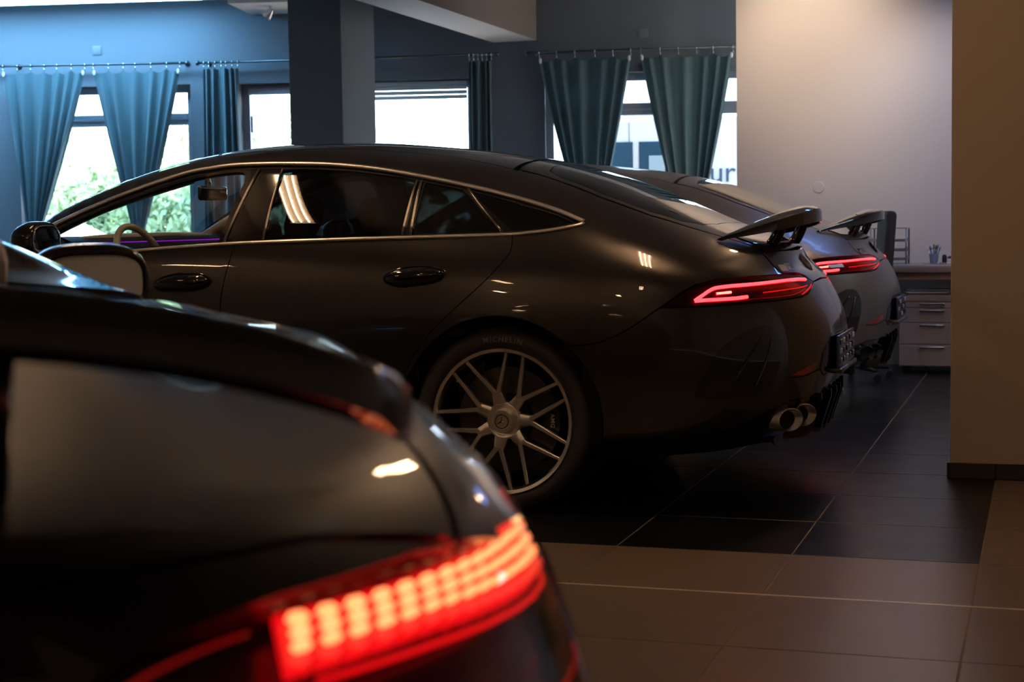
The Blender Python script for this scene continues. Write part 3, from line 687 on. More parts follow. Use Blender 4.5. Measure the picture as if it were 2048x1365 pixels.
    # handles, mirrors
    for (ds,cx,cz) in ((rdo,-.344,.910),(fdo,-1.375,.888)):
        v,n=B.lift('side',cx,cz)
        for k,d in enumerate(ds):
            h=ellipsoid(cx,v[1]-.012,cz,.125,.030,.034,24,12,.85);h=([(x,y,z+.008*(x-cx)/.12) for x,y,z in h[0]],h[1]);hh=part('door_handle',h if k==0 else vmir(h),GLOSSBLK,d,True)
            rg=tube([(cx+.132*math.cos(t),v[1]-.002,cz+.040*math.sin(t)+.008*math.cos(t)) for t in np.linspace(0,2*math.pi,40,endpoint=False)],.0035,6,closed=True);part('handle_rim',rg if k==0 else vmir(rg),GLOSSBLK,d,True)
    mv,mf=ellipsoid(0,0,0,.085,.115,.088,28,18,.72)
    mv=[(x if x<.045 else .045+(x-.045)*.15,y,z*(1-.25*max(0,-x/.085))+.02*min(0,-x)) for x,y,z in mv]
    mh=([(x-1.985,y-1.035,z+1.062) for x,y,z in mv],mf)
    for k,mm in enumerate(both('door_mirror',mh,GLOSSBLK,root)):
        g=ellipsoid(-1.936,-1.035,1.064,.004,.098,.070,24,12,.7);part('mirror_glass',g if k==0 else vmir(g),MIRROR,mm,True)
        g=tube([(-1.985,-1.0,1.00),(-1.99,-.94,.975),(-2.0,-.885,.965)],[.045,.035,.04],12,flat=.5);part('mirror_foot',g if k==0 else vmir(g),GLOSSBLK,mm,True)
    # inner shell and wheel wells
    G=B.G;n=np.cross(np.gradient(G,axis=0),np.gradient(G,axis=1));n/=np.maximum(np.linalg.norm(n,axis=2,keepdims=True),1e-9)
    if (n[:,:,1]*G[:,:,1]).sum()<0:n=-n
    S=G-n*.03;S=S[::2,::2];Cn,Rn=S.shape[:2];S[:,:,1]=np.minimum(S[:,:,1],0)
    F=[]
    for i in range(Cn-1):
        for j in range(Rn-1):
            q=S[i:i+2,j:j+2].reshape(-1,3).mean(0)
            if q[1]<-.5 and any(math.hypot(q[0]-h,q[2]-hz)<.40 for h in (0,-2.951)):continue
            if q[2]>.985 and -2.4<q[0]<.72:continue
            F.append((i*Rn+j,(i+1)*Rn+j,(i+1)*Rn+j+1,i*Rn+j+1))
    sh=(S.reshape(-1,3),F)
    well=[]
    for h in (0,-2.951):
        V=[];aa=np.radians(np.linspace(-25,205,24))
        for y in (-.945,-.56):
            for t in aa:V.append((h+.402*math.cos(t),y,hz+.402*math.sin(t)))
        V.append((h,-.56,hz));k=len(aa);FF=[(i,i+1,k+i+1,k+i) for i in range(k-1)]+[(k+i,k+i+1,2*k) for i in range(k-1)];well.append((V,FF))
    allp=join(sh,vmir(sh),*well,*[vmir(w) for w in well]);part('inner_shell',allp,DARK,root,rec=False)
    sk=[(-2.11,.294),(-1.19,.294),(-.45,.294),(-.42,.22),(-2.05,.215)];pair('side_skirt','side',sk,PAINT,off=.002)
    # cabin
    dash=prism([(-2.36,.80),(-2.36,1.045),(-2.22,1.078),(-2.08,1.082),(-2.03,1.06),(-2.00,.98),(-2.05,.80)],-.72,.72,'y');part('dashboard',dash,LEATHERD,root,40)
    part('dashboard_roll',tube([(-2.075,y,1.076-.02*(abs(y)/.7)**3) for y in np.linspace(-.72,.72,20)],.016,8),LEATHER,root,True)
    part('ambient_strip',tube([(-2.018,y,1.052) for y in np.linspace(-.66,.66,20)],.003,6),AMBIENT,root,True)
    sw=[];cx,cy,cz=-1.885,-.37,.955
    ctr=np.array([cx,cy,cz]);tl=math.radians(24);ux=np.array([0,1,0]);uz=np.array([-math.sin(tl),0,math.cos(tl)])
    ring=[ctr+.183*(math.cos(t)*ux+math.sin(t)*uz) for t in np.linspace(0,2*math.pi,48,endpoint=False)]
    swo=part('steering_wheel',tube(ring,.0155,12,closed=True),LEATHER,root,True)
    for a in (0,180,270):
        t=math.radians(a);part('steering_spoke',tube([ctr+np.array([-.03,0,0]),ctr+.175*(math.cos(t)*ux+math.sin(t)*uz)],.018,8,flat=.6),LEATHERD,swo,True)
    part('steering_hub',ellipsoid(cx-.03,cy,cz,.035,.075,.06),LEATHERD,swo,True)
    rm=part('rear_view_mirror',bevbox(-1.745,-1.715,-.125,.125,1.238,1.306,.014,3),GLOSSBLK,root,40)
    part('mirror_stem',tube([(-1.74,0,1.29),(-1.76,0,1.36)],.012,8),GLOSSBLK,rm,True)
    part('headliner',panel(B,'top',[(-1.40,-.50),(-1.40,.50),(-.03,.53),(-.03,-.53)],off=-.03,inset=0,flange=0)[::2],mat('headliner_fabric',(.05,.048,.045),.9),root,rec=False)
    for x0 in (-1.50,-.45):
        for y0 in (-.37,.37):
            st=part('seat',bevbox(x0-.28,x0+.22,y0-.25,y0+.25,.34,.52,.05,3),LEATHERD,root,True)
            bk=bevbox(-.06,.06,-.24,.24,0,.62,.05,3);M=Matrix.Translation((x0+.20,y0,.48))@Matrix.Rotation(math.radians(18 if x0<-1 else 24),4,'Y');part('seat_back',xf(bk,M),LEATHERD,st,True)
            hd=ellipsoid(0,0,.70,.05,.13,.10,20,12,.7);part('headrest',xf(hd,M),LEATHERD,st,True)
    for s in (-1,1):
        V=[(-2.30,s*.80,1.03),(-1.45,s*.60,1.325),(-1.42,s*.575,1.34),(-2.20,s*.76,1.02)]
        q=spl([(-2.28,s*.765,1.02),(-1.9,s*.69,1.20),(-1.5,s*.60,1.325)],6);part('pillar_trim',tube(q,.042,10,flat=.6),LEATHER,root,True)
        cd=bevbox(-2.1,-.1,s*.80-.02,s*.80+.02,.45,.985,.015,2);part('door_lining',cd,LEATHERD,root,True)
    part('cabin_floor',box(-2.4,.6,-.8,.8,.20,.26),DARK,root)
    for x in (0,-2.951):
        for s in (-1,1):make_wheel(root,(x,s*.932,hz),s>0)
    return root
# ------------------------------------------------------------------ black coupe in the foreground
def coupe_data():
    X=[-3.7,-3.1,-2.7,-2.2,-1.2,-.6,0,.5,1.1];L=[]
    def K(w,z,xe,xf,x=X,**k):L.append(dict(x=x,w=w,z=z,xe=xe,xf=xf,**k))
    K([0]*9,[.13]*9,.80,-3.4)
    K([.78]*9,[.13,.13,.13,.13,.13,.13,.13,.17,.22],.85,-3.45)
    K([.86,.93,.95,.91,.90,.92,.96,.95,.92],[.20,.19,.19,.19,.19,.19,.21,.25,.30],.97,-3.58)
    K([.89,.96,.975,.94,.93,.95,.99,1.0,.98],[.38,.40,.40,.40,.40,.41,.43,.44,.45],1.08,-3.66)
    K([.89,.965,.975,.955,.945,.965,1.0,1.005,.98],[.55,.64,.66,.66,.68,.69,.70,.67,.64],1.08,-3.66)
    K([.86,.93,.94,.93,.925,.94,.955,.94,.89],[.66,.80,.83,.86,.89,.90,.905,.865,.795],1.0,-3.62)
    K([.76,.86,.87,.88,.875,.885,.88,.84,.77],[.70,.84,.88,.93,.975,.985,.985,.925,.835],.93,-3.58)
    x7=[-3.7,-3.1,-2.6,-2.15,-2.0,-1.8,-1.55,-1.3,-1.05,-.8,-.5,-.2,.0,.2,.45,.7,.95]
    w7=[.6,.72,.76,.77,.76,.68,.58,.51,.475,.465,.475,.53,.60,.66,.70,.70,.69]
    z7=[.70,.85,.90,.955,.985,1.07,1.17,1.20,1.195,1.11,1.045,1.012,.994,.973,.945,.912,.885]
    x9=[-3.7,-3.4,-3.0,-2.5,-2.2,-2.05,-1.85,-1.65,-1.45,-1.25,-1.05,-.8,-.5,-.2,.1,.35,.6,.8,.95]
    z9=[.68,.76,.86,.93,.965,1.0,1.10,1.20,1.285,1.335,1.354,1.335,1.27,1.185,1.095,1.025,.965,.925,.90]
    f7w=pchip(x7,w7);f7z=pchip(x7,z7);f9=pchip(x9,z9)
    K(w7,z7,.915,-3.55,x=x7,sm=.05)
    x8=sorted(set(x7+x9));K([float(f7w(x))*.74 for x in x8],[float(f7z(x)+.72*(f9(x)-f7z(x))) for x in x8],.905,-3.52,x=x8,sm=.06)
    K([0]*len(x9),z9,.90,-3.50,x=x9,sm=.07)
    return dict(levels=L,xs=.25,xf=-3.0,n=3.0,m=2.5)
def build_coupe(B):
    B.X0=.35;B.X1=-2.8
    D=B.D;lv=D['levels'];f7w=pchip(lv[7]['x'],lv[7]['w']);f7z=pchip(lv[7]['x'],lv[7]['z'])
    root=empty('sports_coupe');C=B.X0+B.RR*math.pi/2;CF=B.X1-B.RR*math.pi/2;hz=.352
    k7=lambda x,dz=0:(x,-float(f7w(x)),float(f7z(x))+dz)
    def pair(name,ch,o,m,parent=None,**k):
        p=panel(B,ch,o,**k);return pmesh(name,p,m,parent or root),pmesh(name,mir(p),m,parent or root)
    def span(name,p,m,parent=None):return pmesh(name,pjoin(p,mir(p)),m,parent or root)
    def arch(x0,a0,a1,r=.405,n=22):return [(x0+r*math.cos(t),hz+r*math.sin(t)) for t in np.radians(np.linspace(a0,a1,n))]
    f6w=pchip(lv[6]['x'],lv[6]['w']);f6z=pchip(lv[6]['x'],lv[6]['z']);k6=lambda x,o=0:(x,-float(f6w(x))-o,float(f6z(x)))
    near=lambda q:tuple(B.bvh.find_nearest(Vector(q))[0])
    top=[(-2.02,.985),(-1.8,1.07),(-1.55,1.17),(-1.3,1.20),(-1.05,1.195),(-.8,1.11),(-.66,1.075)]
    belt=[(-.68,1.04),(-.72,1.022),(-.85,1.002),(-1.2,.985),(-1.75,.96),(-2.0,.955)]
    dlo=[tuple(q) for q in spl(top,4)]+[tuple(q) for q in spl(belt,3)]
    dg=[(-.52,.985),(-.50,.9),(-.52,.7),(-.62,.5),(-.66,.30)];fg=[(-1.93,.955),(-1.98,.85),(-1.95,.6),(-1.86,.30)]
    dr=pair('door','side',fg[::-1]+[(-1.75,.96),(-1.2,.98),(-.6,.983)]+dg,BLACKPAINT,inset=.002)
    # lamp outline in (p, z): widest outboard, tapering to the tail centre line
    lt=[(.505,.800),(.530,.832),(.57,.846),(.619,.850),(.711,.853),(.793,.855),(.876,.853),(.97,.844),(1.025,.833),(1.12,.803)]
    lb=[(1.20,.752),(1.15,.742),(1.0,.730),(.84,.718),(.70,.708),(.58,.705),(.52,.74)]
    gapl=[(.05,-.60),(.2,-.69),(.35,-.765),(.45,-.797),(.514,-.802),(.559,-.803),(.6,-.802),(.651,-.797),(.703,-.788),(.740,-.779)]
    hat=[(-.22,-.455),(-.1,-.52)]+gapl
    g3=[tuple(B.lift('top',*q)[0]) for q in gapl];gend=B.chart('side',Vector(g3[-1]))
    lip=[B.lift('side',p,.880)[0] for p in np.linspace(.80,C-.001,14)]
    sidep=panel(B,'side',dg[::-1]+[near(k6(x)) for x in np.linspace(-.5,.60,16)]+[gend]+[q for q in lt[::-1] if q[0]<.70]+[(.47,.75),(.42,.68),(.36,.60)]+arch(0,38,180)[1:]+[(-.42,.30)],inset=.0018,flange=.008)
    shp=panel(B,'top',[near(k6(x,.014)) for x in np.linspace(-.52,.60,16)]+[(.700,-.835)]+gapl[::-1]+[near(k7(x)) for x in (-.05,-.15,-.25,-.35,-.52)],inset=.0016,flange=.008)
    railo=[near(k7(x,-.02)) for x in np.linspace(-.05,-2.05,34)]+[tuple(B.lift('top',x,-(float(f7w(x))-.075))[0]) for x in (-2.0,-1.8,-1.6,-1.4,-1.2,-1.0,-.8,-.5)]+[tuple(B.lift('top',*q)[0]) for q in hat[:3]]
    rail=panel(B,'sec',railo,inset=.0,flange=0);q=pjoin(sidep,shp,rail);pmesh('quarter_panel',q,BLACKPAINT,root);pmesh('quarter_panel',mir(q),BLACKPAINT,root)
    pair('front_fender','side',fg[::-1]+[(-2.1,.95),(-2.7,.87),(-3.05,.82),(-3.10,.55)]+arch(-2.70,180,0)[3:]+[(-2.30,.30)],BLACKPAINT)
    span('front_bumper',panel(B,'side',[(-3.11,.55),(-3.11,.68),(-3.5,.66),(CF+.002,.64),(CF+.002,.22),(-3.5,.22),(-3.14,.22),(-3.10,.36)],noflange_center=True),BLACKPAINT)
    span('hood',panel(B,'top',[(-3.48,0),(-3.4,-.45),(-3.2,-.66),(-2.9,-.74),(-2.15,-.80),(-2.1,-.5),(-2.12,0)],noflange_center=True),BLACKPAINT)
    span('windshield',panel(B,'top',[(-2.10,0),(-2.06,-.5),(-2.0,-.74),(-1.8,-.68),(-1.6,-.61),(-1.32,-.52),(-1.3,-.3),(-1.3,0)],inset=0,flange=0),GLASS)
    rj=[(-1.29,0),(-1.29,-.43),(-1.0,-.395),(-.8,-.388),(-.5,-.395),(-.23,-.45),(-.23,-.3),(-.23,0)]
    span('roof',panel(B,'top',rj,noflange_center=True),BLACKPAINT)
    rgl=[(-.20,0),(-.20,-.36),(.0,-.45),(.2,-.50),(.38,-.50),(.45,-.40),(.47,0)]
    t1=panel(B,'top',[(-.222,0),(-.222,-.45)]+[(x,y+.004) for x,y in hat[1:]]+[B.chart('top',q) for q in lip]+rgl[::-1],noflange_center=True)
    rear=[(gend[0]+.004,gend[1])]+[B.chart('side',q) for q in lip]+[(C-.001,.80),(1.30,.79),(1.20,.756)]+lt[::-1][0:4]+[(.75,.857)]
    t2=panel(B,'side',rear,noflange_center=True);span('tailgate',pjoin(t1,t2),BLACKPAINT)
    span('rear_window',panel(B,'top',rgl,inset=0,flange=0),HATCHG)
    gw=[(-1.88,1.01),(-1.55,1.14),(-1.3,1.17),(-1.05,1.165),(-.86,1.10),(-.86,1.03),(-1.2,1.0),(-1.75,.985)]
    fr=panel(B,'side',dlo,holes=[gw],inset=0,off=-.003);pmesh('window_frame',fr,GLOSSBLK,root);pmesh('window_frame',mir(fr),GLOSSBLK,root)
    pair('side_window','side',gw,PRIV,off=-.005,inset=-.004,flange=0)
    bb=[(.36,.60),(.42,.68),(.47,.75),(.497,.795),(.52,.74)]+lb[::-1][1:]+[(1.30,.786),(C-.001,.797),(C-.001,.40),(1.1,.40),(.9,.37),(.7,.31),(.43,.27)]+arch(0,-10,38)
    span('rear_bumper',panel(B,'side',bb,noflange_center=True),BLACKPAINT)
    dif=span('diffuser',panel(B,'side',[(.7,.307),(.9,.367),(1.1,.397),(C-.001,.397),(C-.001,.24),(1.0,.24),(.8,.25)],off=-.01,noflange_center=True),GLOSSBLK)
    for y in (-.3,-.1,.1,.3):
        xr=B.cast((3,y,.36),(-1,0,0))[0][0];part('diffuser_fin',prism([(xr+.015,.39),(xr+.01,.26),(xr-.1,.235),(xr-.12,.38)],y-.007,y+.007,'y'),GLOSSBLK,dif)
    for s in (-1,1):
        for y in (.56,.44):
            V,F=lathe([(.042,.16),(.042,.0),(.046,-.006),(.05,-.002),(.05,.16)],24,'x');part('exhaust_tip',([(-a+.97,s*y+b,.30+c) for a,b,c in V],F),CHROME,root,40)
    # lamps
    la=pair('tail_light','side',lt+lb,LENSD,inset=.002,flange=.02,grid=.025)
    for k,v in enumerate(la):
        mm=(lambda t:t) if k==0 else vmir
        bk=panel(B,'side',lt+lb,off=-.034,inset=.004,flange=0);pmesh('lamp_back',bk if k==0 else mir(bk),mat('lamp_dark_inner',(.025,.003,.004),.25,coat=.5),v)
        ncol=15
        for i in range(ncol):
            u=i/(ncol-1);p=.538+.335*u
            zt=.841+.0075*min(1,u*5);zb=.804+.014*min(1,u*1.5)
            for j in range(4):
                zz=zt+(zb-zt)*(j+.5)/4;hh=(zt-zb)/4*.27;ww=.0048
                p_=p;p=p_+1.15*(zt-zz)
                a=lift3(B,'side',[(p-ww,zz-hh),(p+ww,zz-hh),(p+ww,zz+hh),(p-ww,zz+hh)],-.004);b=lift3(B,'side',[(p-ww,zz-hh),(p+ww,zz-hh),(p+ww,zz+hh),(p-ww,zz+hh)],-.012)
                hot=j<3;p=p_
                part('light_cell',mm((np.concatenate([a,b]),[(0,1,2,3),(7,6,5,4)]+[(q,4+q,4+(q+1)%4,(q+1)%4) for q in range(4)])),LEDCELL if hot else LEDDIM,v)
            a=lift3(B,'side',[(p-.0098+1.15*(zt-zb),zb-.003),(p+.0098+1.15*(zt-zb),zb-.003),(p+.0098,zt+.003),(p-.0098,zt+.003)],-.0125);b=lift3(B,'side',[(p-.0098+1.15*(zt-zb),zb-.003),(p+.0098+1.15*(zt-zb),zb-.003),(p+.0098,zt+.003),(p-.0098,zt+.003)],-.018)
            part('light_column',mm((np.concatenate([a,b]),[(0,1,2,3),(7,6,5,4)]+[(q,4+q,4+(q+1)%4,(q+1)%4) for q in range(4)])),LEDGLOW,v)
        part('light_thread',mm(stube(B,'side',[(.525,.80),(.55,.792),(.635,.797),(.72,.802),(.80,.806),(.90,.808)],.0022,-.012)),LEDGLOW,v,True)
        part('light_edge',mm(stube(B,'side',[(.92,.842),(.97,.837),(1.025,.826),(1.12,.797)],.0016,-.006)),LEDFAINT,v,True)
        part('light_edge',mm(stube(B,'side',[(.56,.725),(.70,.730),(.84,.738),(.97,.748)],.0022,-.006)),LEDFAINT,v,True)
    part('star_emblem',orient(star_vf(.042,.008),B.lift('side',C-.001,.86)[0]+np.array([.006,0,0]),(1,0,.3)),CHROME,root)
    # wing: wide blade with drooping rounded ends, on two struts
    ys=np.linspace(-.74,.74,61);V=[];nr=12
    for y in ys:
        t=abs(y)/.74
        le=np.array([.70-.02*t**2,1.060-.090*t**3.0]);ch=.215*(1-.25*t**3)*(1-t**14)**.5+.01;te=le+np.array([ch,.030*(1-t**4)]);d=te-le
        th=.045-.01*t
        ring=[le+np.array([0,.004]),le+d*.12+np.array([0,.016]),le+d*.4+np.array([0,.022]),le+d*.75+np.array([0,.018]),te+np.array([0,.012]),te+np.array([.008,.004]),te+np.array([.008,-.012-th*.4]),te+np.array([-.004,-.014-th*.6]),le+d*.75+np.array([0,-th*.75]),le+d*.4+np.array([0,-th*.6]),le+d*.12+np.array([0,-.018]),le+np.array([-.003,-.006])]
        V+=[(q[0],y,q[1]) for q in ring]
    F=[(i*nr+j,i*nr+(j+1)%nr,(i+1)*nr+(j+1)%nr,(i+1)*nr+j) for i in range(60) for j in range(nr)]+[tuple(range(nr)),tuple(60*nr+j for j in range(nr))]
    wing=part('rear_wing',(V,F),GLOSSBLK,root,50)
    for y in (-.412,.412):
        z0=B.lift('top',.74,y)[0][2];part('wing_strut',tube(spl([(.70,y,z0-.02),(.745,y,z0+.03),(.78,y,1.03)],6),.045,10,flat=.3,up=(0,1,0)),GLOSSBLK,wing,True)
    # mirrors, handles
    mv,mf=ellipsoid(0,0,0,.085,.125,.080,28,18,.70);mv=[(x if x<.05 else .05+(x-.05)*.1,y,z+.018*(y/.12 if y>0 else 0)*0) for x,y,z in mv]
    for k,s in enumerate((1,-1)):
        f=(lambda t:t) if s<0 else vmir
        m=part('door_mirror',f(([(x-1.64,y-.895,z+1.005) for x,y,z in mv],mf)),GLOSSBLK,root,True)
        part('mirror_glass',f(ellipsoid(-1.589,-.897,1.000,.004,.110,.062,28,14,.62)),MIRROR,m,True)
        part('mirror_rim',f(tube([(-1.588,-.897+.112*math.copysign(abs(math.cos(t))**.62,math.cos(t)),1.0+.065*math.copysign(abs(math.sin(t))**.62,math.sin(t))) for t in np.linspace(0,2*math.pi,48,endpoint=False)],.007,8,closed=True)),GLOSSBLK,m,True)
        part('mirror_foot',f(tube([(-1.64,-.87,.95),(-1.65,-.85,.94),(-1.66,-.82,.93)],[.04,.03,.03],10,flat=.5)),GLOSSBLK,m,True)
    for k,d in enumerate(dr):
        v,n=B.lift('side',-.72,.83);h=ellipsoid(-.72,v[1]-.004,.83,.11,.018,.016);part('door_handle',h if k==0 else vmir(h),GLOSSBLK,d,True)
    pair('side_skirt','side',[(-1.86,.294),(-.67,.294),(-.64,.22),(-1.80,.215)],BLACKPAINT,off=.002)
    G=B.G;n=np.cross(np.gradient(G,axis=0),np.gradient(G,axis=1));n/=np.maximum(np.linalg.norm(n,axis=2,keepdims=True),1e-9)
    if (n[:,:,1]*G[:,:,1]).sum()<0:n=-n
    S=(G-n*.045)[::2,::2];Cn,Rn=S.shape[:2];S[:,:,1]=np.minimum(S[:,:,1],0);F=[]
    for i in range(Cn-1):
        for j in range(Rn-1):
            q=S[i:i+2,j:j+2].reshape(-1,3).mean(0)
            if q[1]<-.5 and any(math.hypot(q[0]-h,q[2]-hz)<.40 for h in (0,-2.70)):continue
            if q[2]>.93 and -2.05<q[0]<.45:continue
            F.append((i*Rn+j,(i+1)*Rn+j,(i+1)*Rn+j+1,i*Rn+j+1))
    sh=(S.reshape(-1,3),F);well=[]
    for h in (0,-2.70):
        V=[];aa=np.radians(np.linspace(-25,205,24))
        for y in (-.945,-.56):
            for t in aa:V.append((h+.402*math.cos(t),y,hz+.402*math.sin(t)))
        V.append((h,-.56,hz));k=len(aa);well.append((V,[(i,i+1,k+i+1,k+i) for i in range(k-1)]+[(k+i,k+i+1,2*k) for i in range(k-1)]))
    part('inner_shell',join(sh,vmir(sh),*well,*[vmir(w) for w in well]),DARK,root,rec=False)
    for y0 in (-.36,.36):
        st=part('seat',bevbox(-1.3,-.85,y0-.25,y0+.25,.3,.48,.05,3),LEATHER,root,True);M=Matrix.Translation((-.85,y0,.45))@Matrix.Rotation(math.radians(20),4,'Y');part('seat_back',xf(bevbox(-.06,.06,-.24,.24,0,.72,.06,3),M),LEATHER,st,True)
    part('cabin_floor',box(-2.0,.3,-.8,.8,.2,.25),DARK,root)
    for x in (0,-2.70):
        for s in (-1,1):make_wheel(root,(x,s*.945,hz),s>0,lettered=False)
    return root
LEDCELL=emitm('amber_core_led',(1,.50,.20),3.4)
LEDGLOW=emitm('red_glow_led',(1,.004,.015),1.1)
LEDDIM=emitm('dim_red_led',(1,.08,.06),1.4)
LEDFAINT=emitm('faint_red_led',(1,.02,.02),.22)
# ------------------------------------------------------------------ cars
BG=Base(gt_data());sedan=build_sedan(BG);sedan.location=(-1.979,6.78,0)
tag(sedan,'glossy graphite four door car in the middle, its whole side in view','car','four door fastback cars')
sed2=copy_tree(sedan);sed2.location=(-2.01,9.86,0);tag(sed2,'satin grey four door car parked behind the graphite one','car')
BADGE2=mat('black_badge',(.012,.012,.013),.2,coat=.5)
def repaint(o):
    if o.type=='MESH' and o.data.materials:
        src=o.data.materials[0];dst={PAINT.name:SATIN}.get(src.name)
        if o.name.startswith(('lettering_badge','badge_stripe','star_emblem')) and o.parent is sed2:dst=BADGE2
        if o.name.startswith('exhaust_tip'):dst=GLOSSBLK
        if dst:o.material_slots[0].link='OBJECT';o.material_slots[0].material=dst
    for c in o.children:repaint(c)
repaint(sed2)
BC=Base(coupe_data());coupe=build_coupe(BC)
h=YAW+math.radians(24.4);hd=Vector((-math.sin(h),math.cos(h),0));rt=Vector((math.cos(h),math.sin(h),0))
CP=Vector((-math.sin(YAW)*1.36+math.cos(YAW)*.066,math.cos(YAW)*1.36+math.sin(YAW)*.066,0))
coupe.location=CP+hd*.74-rt*.90;coupe.rotation_euler=(0,0,math.atan2(-hd.y,-hd.x))
tag(coupe,'black winged coupe in the near foreground with glowing cell tail light','car')
LAMP_S,COOL_S,ADDED2_S,ADDED3_S,ADDED4_S,SPOT=105,44,6,14,6,80
GREYM=mat('grey_metal',(.32,.32,.33),.35,.8)
# ------------------------------------------------------------------ curtains and rods
CLOTH=mat('teal_curtain_cloth',(.062,.118,.135),.8,bump=.15,bscale=500,sheen=.2,trans=(.012,.03,.035))
RODM=mat('rod_steel',(.10,.115,.13),.35,.9);RINGM=mat('ring_nickel',(.65,.68,.7),.25,1);CLIPM=mat('clip_white',(.75,.78,.8),.5)
ROD_N=-.09
def rod(s0,s1,z0,z1,label,hold):
    r=empty('curtain_rod',WM@Vector((s0,ROD_N,z0)),0,label,'curtain rod');mi=Matrix.Translation(-r.location)
    P=lambda s,z,n=ROD_N:tuple(mi@(WM@Vector((s,n,z))))
    part('pole',tube([P(s0,z0),P(s1,z1)],.011,10),RODM,r,True)
    for s,z in ((s0,z0),(s1,z1)):part('finial',tube([P(s-.012,z),P(s+.012,z)],.022,12),RODM,r,True)
    for t in hold:
        s=s0+(s1-s0)*t;z=z0+(z1-z0)*t;part('bracket',tube([P(s,z),P(s,z,-.002)],.010,8),RODM,r,True);part('wall_plate',tube([P(s,z,-.008),P(s,z,0)],.024,12),RODM,r,True)
    return lambda s:z0+(z1-z0)*(s-s0)/(s1-s0)
rA=rod(-3.75,-1.589,2.585,2.567,'long dark curtain rod at the far left window',(.27,.99))
rB=rod(-1.493,1.184,2.564,2.573,'long curtain rod passing behind the dark column',(.03,.97))
rC=rod(1.421,3.40,2.577,2.587,'dark curtain rod beside the white wall',(.04,.97))
def curtain(sl,sr,tie,zt,nf,nh,amp,label,rodf,group=None,straight=False,seed=0,n0=ROD_N-.02,flip=0):
    # sl..sr at the top, gathered to the tie point (s, half width) at height zt, then hanging on to the floor
    c=empty('curtain',WM@Vector(((sl+sr)/2,n0,.05)),0,label,'curtain',group);mi=Matrix.Translation(-c.location)
    r=random.Random(seed);U=np.linspace(0,1,nf*14+1);ztop=rodf((sl+sr)/2)-.055
    zs=np.concatenate([np.linspace(ztop,zt,34),np.linspace(zt,.06,14)[1:]])
    hooks=np.linspace(0,1,nh);ph=[r.uniform(-.5,.5) for _ in range(4)]
    hooks=np.array([min(1,max(0,h+r.uniform(-.4,.4)*.3/nh)) if 0<i<nh-1 else h for i,h in enumerate(hooks)])
    V=[];nu=len(U)
    for z in zs:
        q=(ztop-z)/(ztop-zt)
        for u in U:
            if straight:
                s=sl+(sr-sl)*u+.05*q*(u-.5)*flip;am=amp*(.75+.35*min(q,1))
            elif q<=1:
                k=q**1.12;hw=(sr-sl)/2*(1-k)+tie[1]*k;s=((sl+sr)/2*(1-k)+tie[0]*k)+(u-.5)*2*hw;am=amp*(.35+.65*min(1,q*1.6))*(1-.25*k)
            else:
                k=min(1,(q-1)/.25);hw=tie[1]*(1+.9*k);s=tie[0]+(u-.5)*2*hw;am=amp*.9
            fw=nf*u+.35*math.sin(2.3*u*3+ph[0])+.15*q*math.sin(5*u+ph[1])
            n=am*math.sin(2*math.pi*fw)+.35*am*math.sin(4*math.pi*fw+ph[2]+1.5*q)*(1-.4*min(q,1))+.02*math.sin(3*u+ph[3])*q
            i=int(np.searchsorted(hooks,u));a=hooks[max(i-1,0)];b=hooks[min(i,nh-1)];sag=0 if b<=a else math.sin(math.pi*(u-a)/(b-a))
            zz=z-(.030*sag if not straight else .008*sag)*max(0,1-q*6)
            V.append(tuple(mi@(WM@Vector((s,n0+n,zz)))))
    F=[(i*nu+j,i*nu+j+1,(i+1)*nu+j+1,(i+1)*nu+j) for i in range(len(zs)-1) for j in range(nu-1)]
    part('cloth',(V,F),CLOTH,c,True,rec=False)
    if not straight:
        part('tie_band',tube([tuple(mi@(WM@Vector((tie[0]+(tie[1]*1.08)*math.cos(t),n0+(amp*1.25)*math.sin(t),zt-.02*math.cos(t))))) for t in np.linspace(0,2*math.pi,24,endpoint=False)],.014,6,closed=True,flat=1.0),CLOTH,c,True)
    for i,h in enumerate(hooks):
        s=sl+(sr-sl)*h;z=rodf(s)
        ring=tube([tuple(mi@(WM@Vector((s+.002*math.sin(t),ROD_N+.017*math.cos(t),z-.003+.017*math.sin(t))))) for t in np.linspace(0,2*math.pi,16,endpoint=False)],.003,6,closed=True);part('curtain_ring',ring,RINGM,c,True)
        part('hook',tube([tuple(mi@(WM@Vector((s,n0,z-.02)))),tuple(mi@(WM@Vector((s+.004,n0,z-.045)))),tuple(mi@(WM@Vector((s,n0+.004,z-.062))))],.0028,6),RINGM,c,True)
        if (i in (0,nh-1)) and not straight:part('clip',xf(ellipsoid(s+(.012 if i==0 else -.012),n0-.012,z-.075,.012,.008,.024),mi@WM),CLIPM,c,True)
    return c
curtain(-3.282,-2.522,(-3.035,.075),1.16,6,7,.035,'bright teal curtain at the far left, left of its pair',rA,seed=2)
curtain(-2.443,-1.651,(-2.075,.062),1.10,6,7,.035,'bright teal curtain tied narrow, seen above the mirror of the car',rA,seed=5)
curtain(-1.435,-1.127,(0,0),1.2,5,7,.030,'narrow gathered blue curtain left of the dark column',rB,seed=9,straight=True,flip=1.0)
curtain(.933,1.126,(0,0),1.2,4,6,.028,'narrow gathered dark curtain at the right end of the wide white window',rB,seed=11,straight=True)
curtain(1.544,2.335,(1.97,.085),1.10,6,6,.034,'dark slate curtain nearer the ceiling beam, left of its pair',rC,seed=14)
curtain(2.421,3.207,(2.83,.085),1.05,6,6,.034,'dark slate curtain touching the edge of the white wall',rC,seed=17)
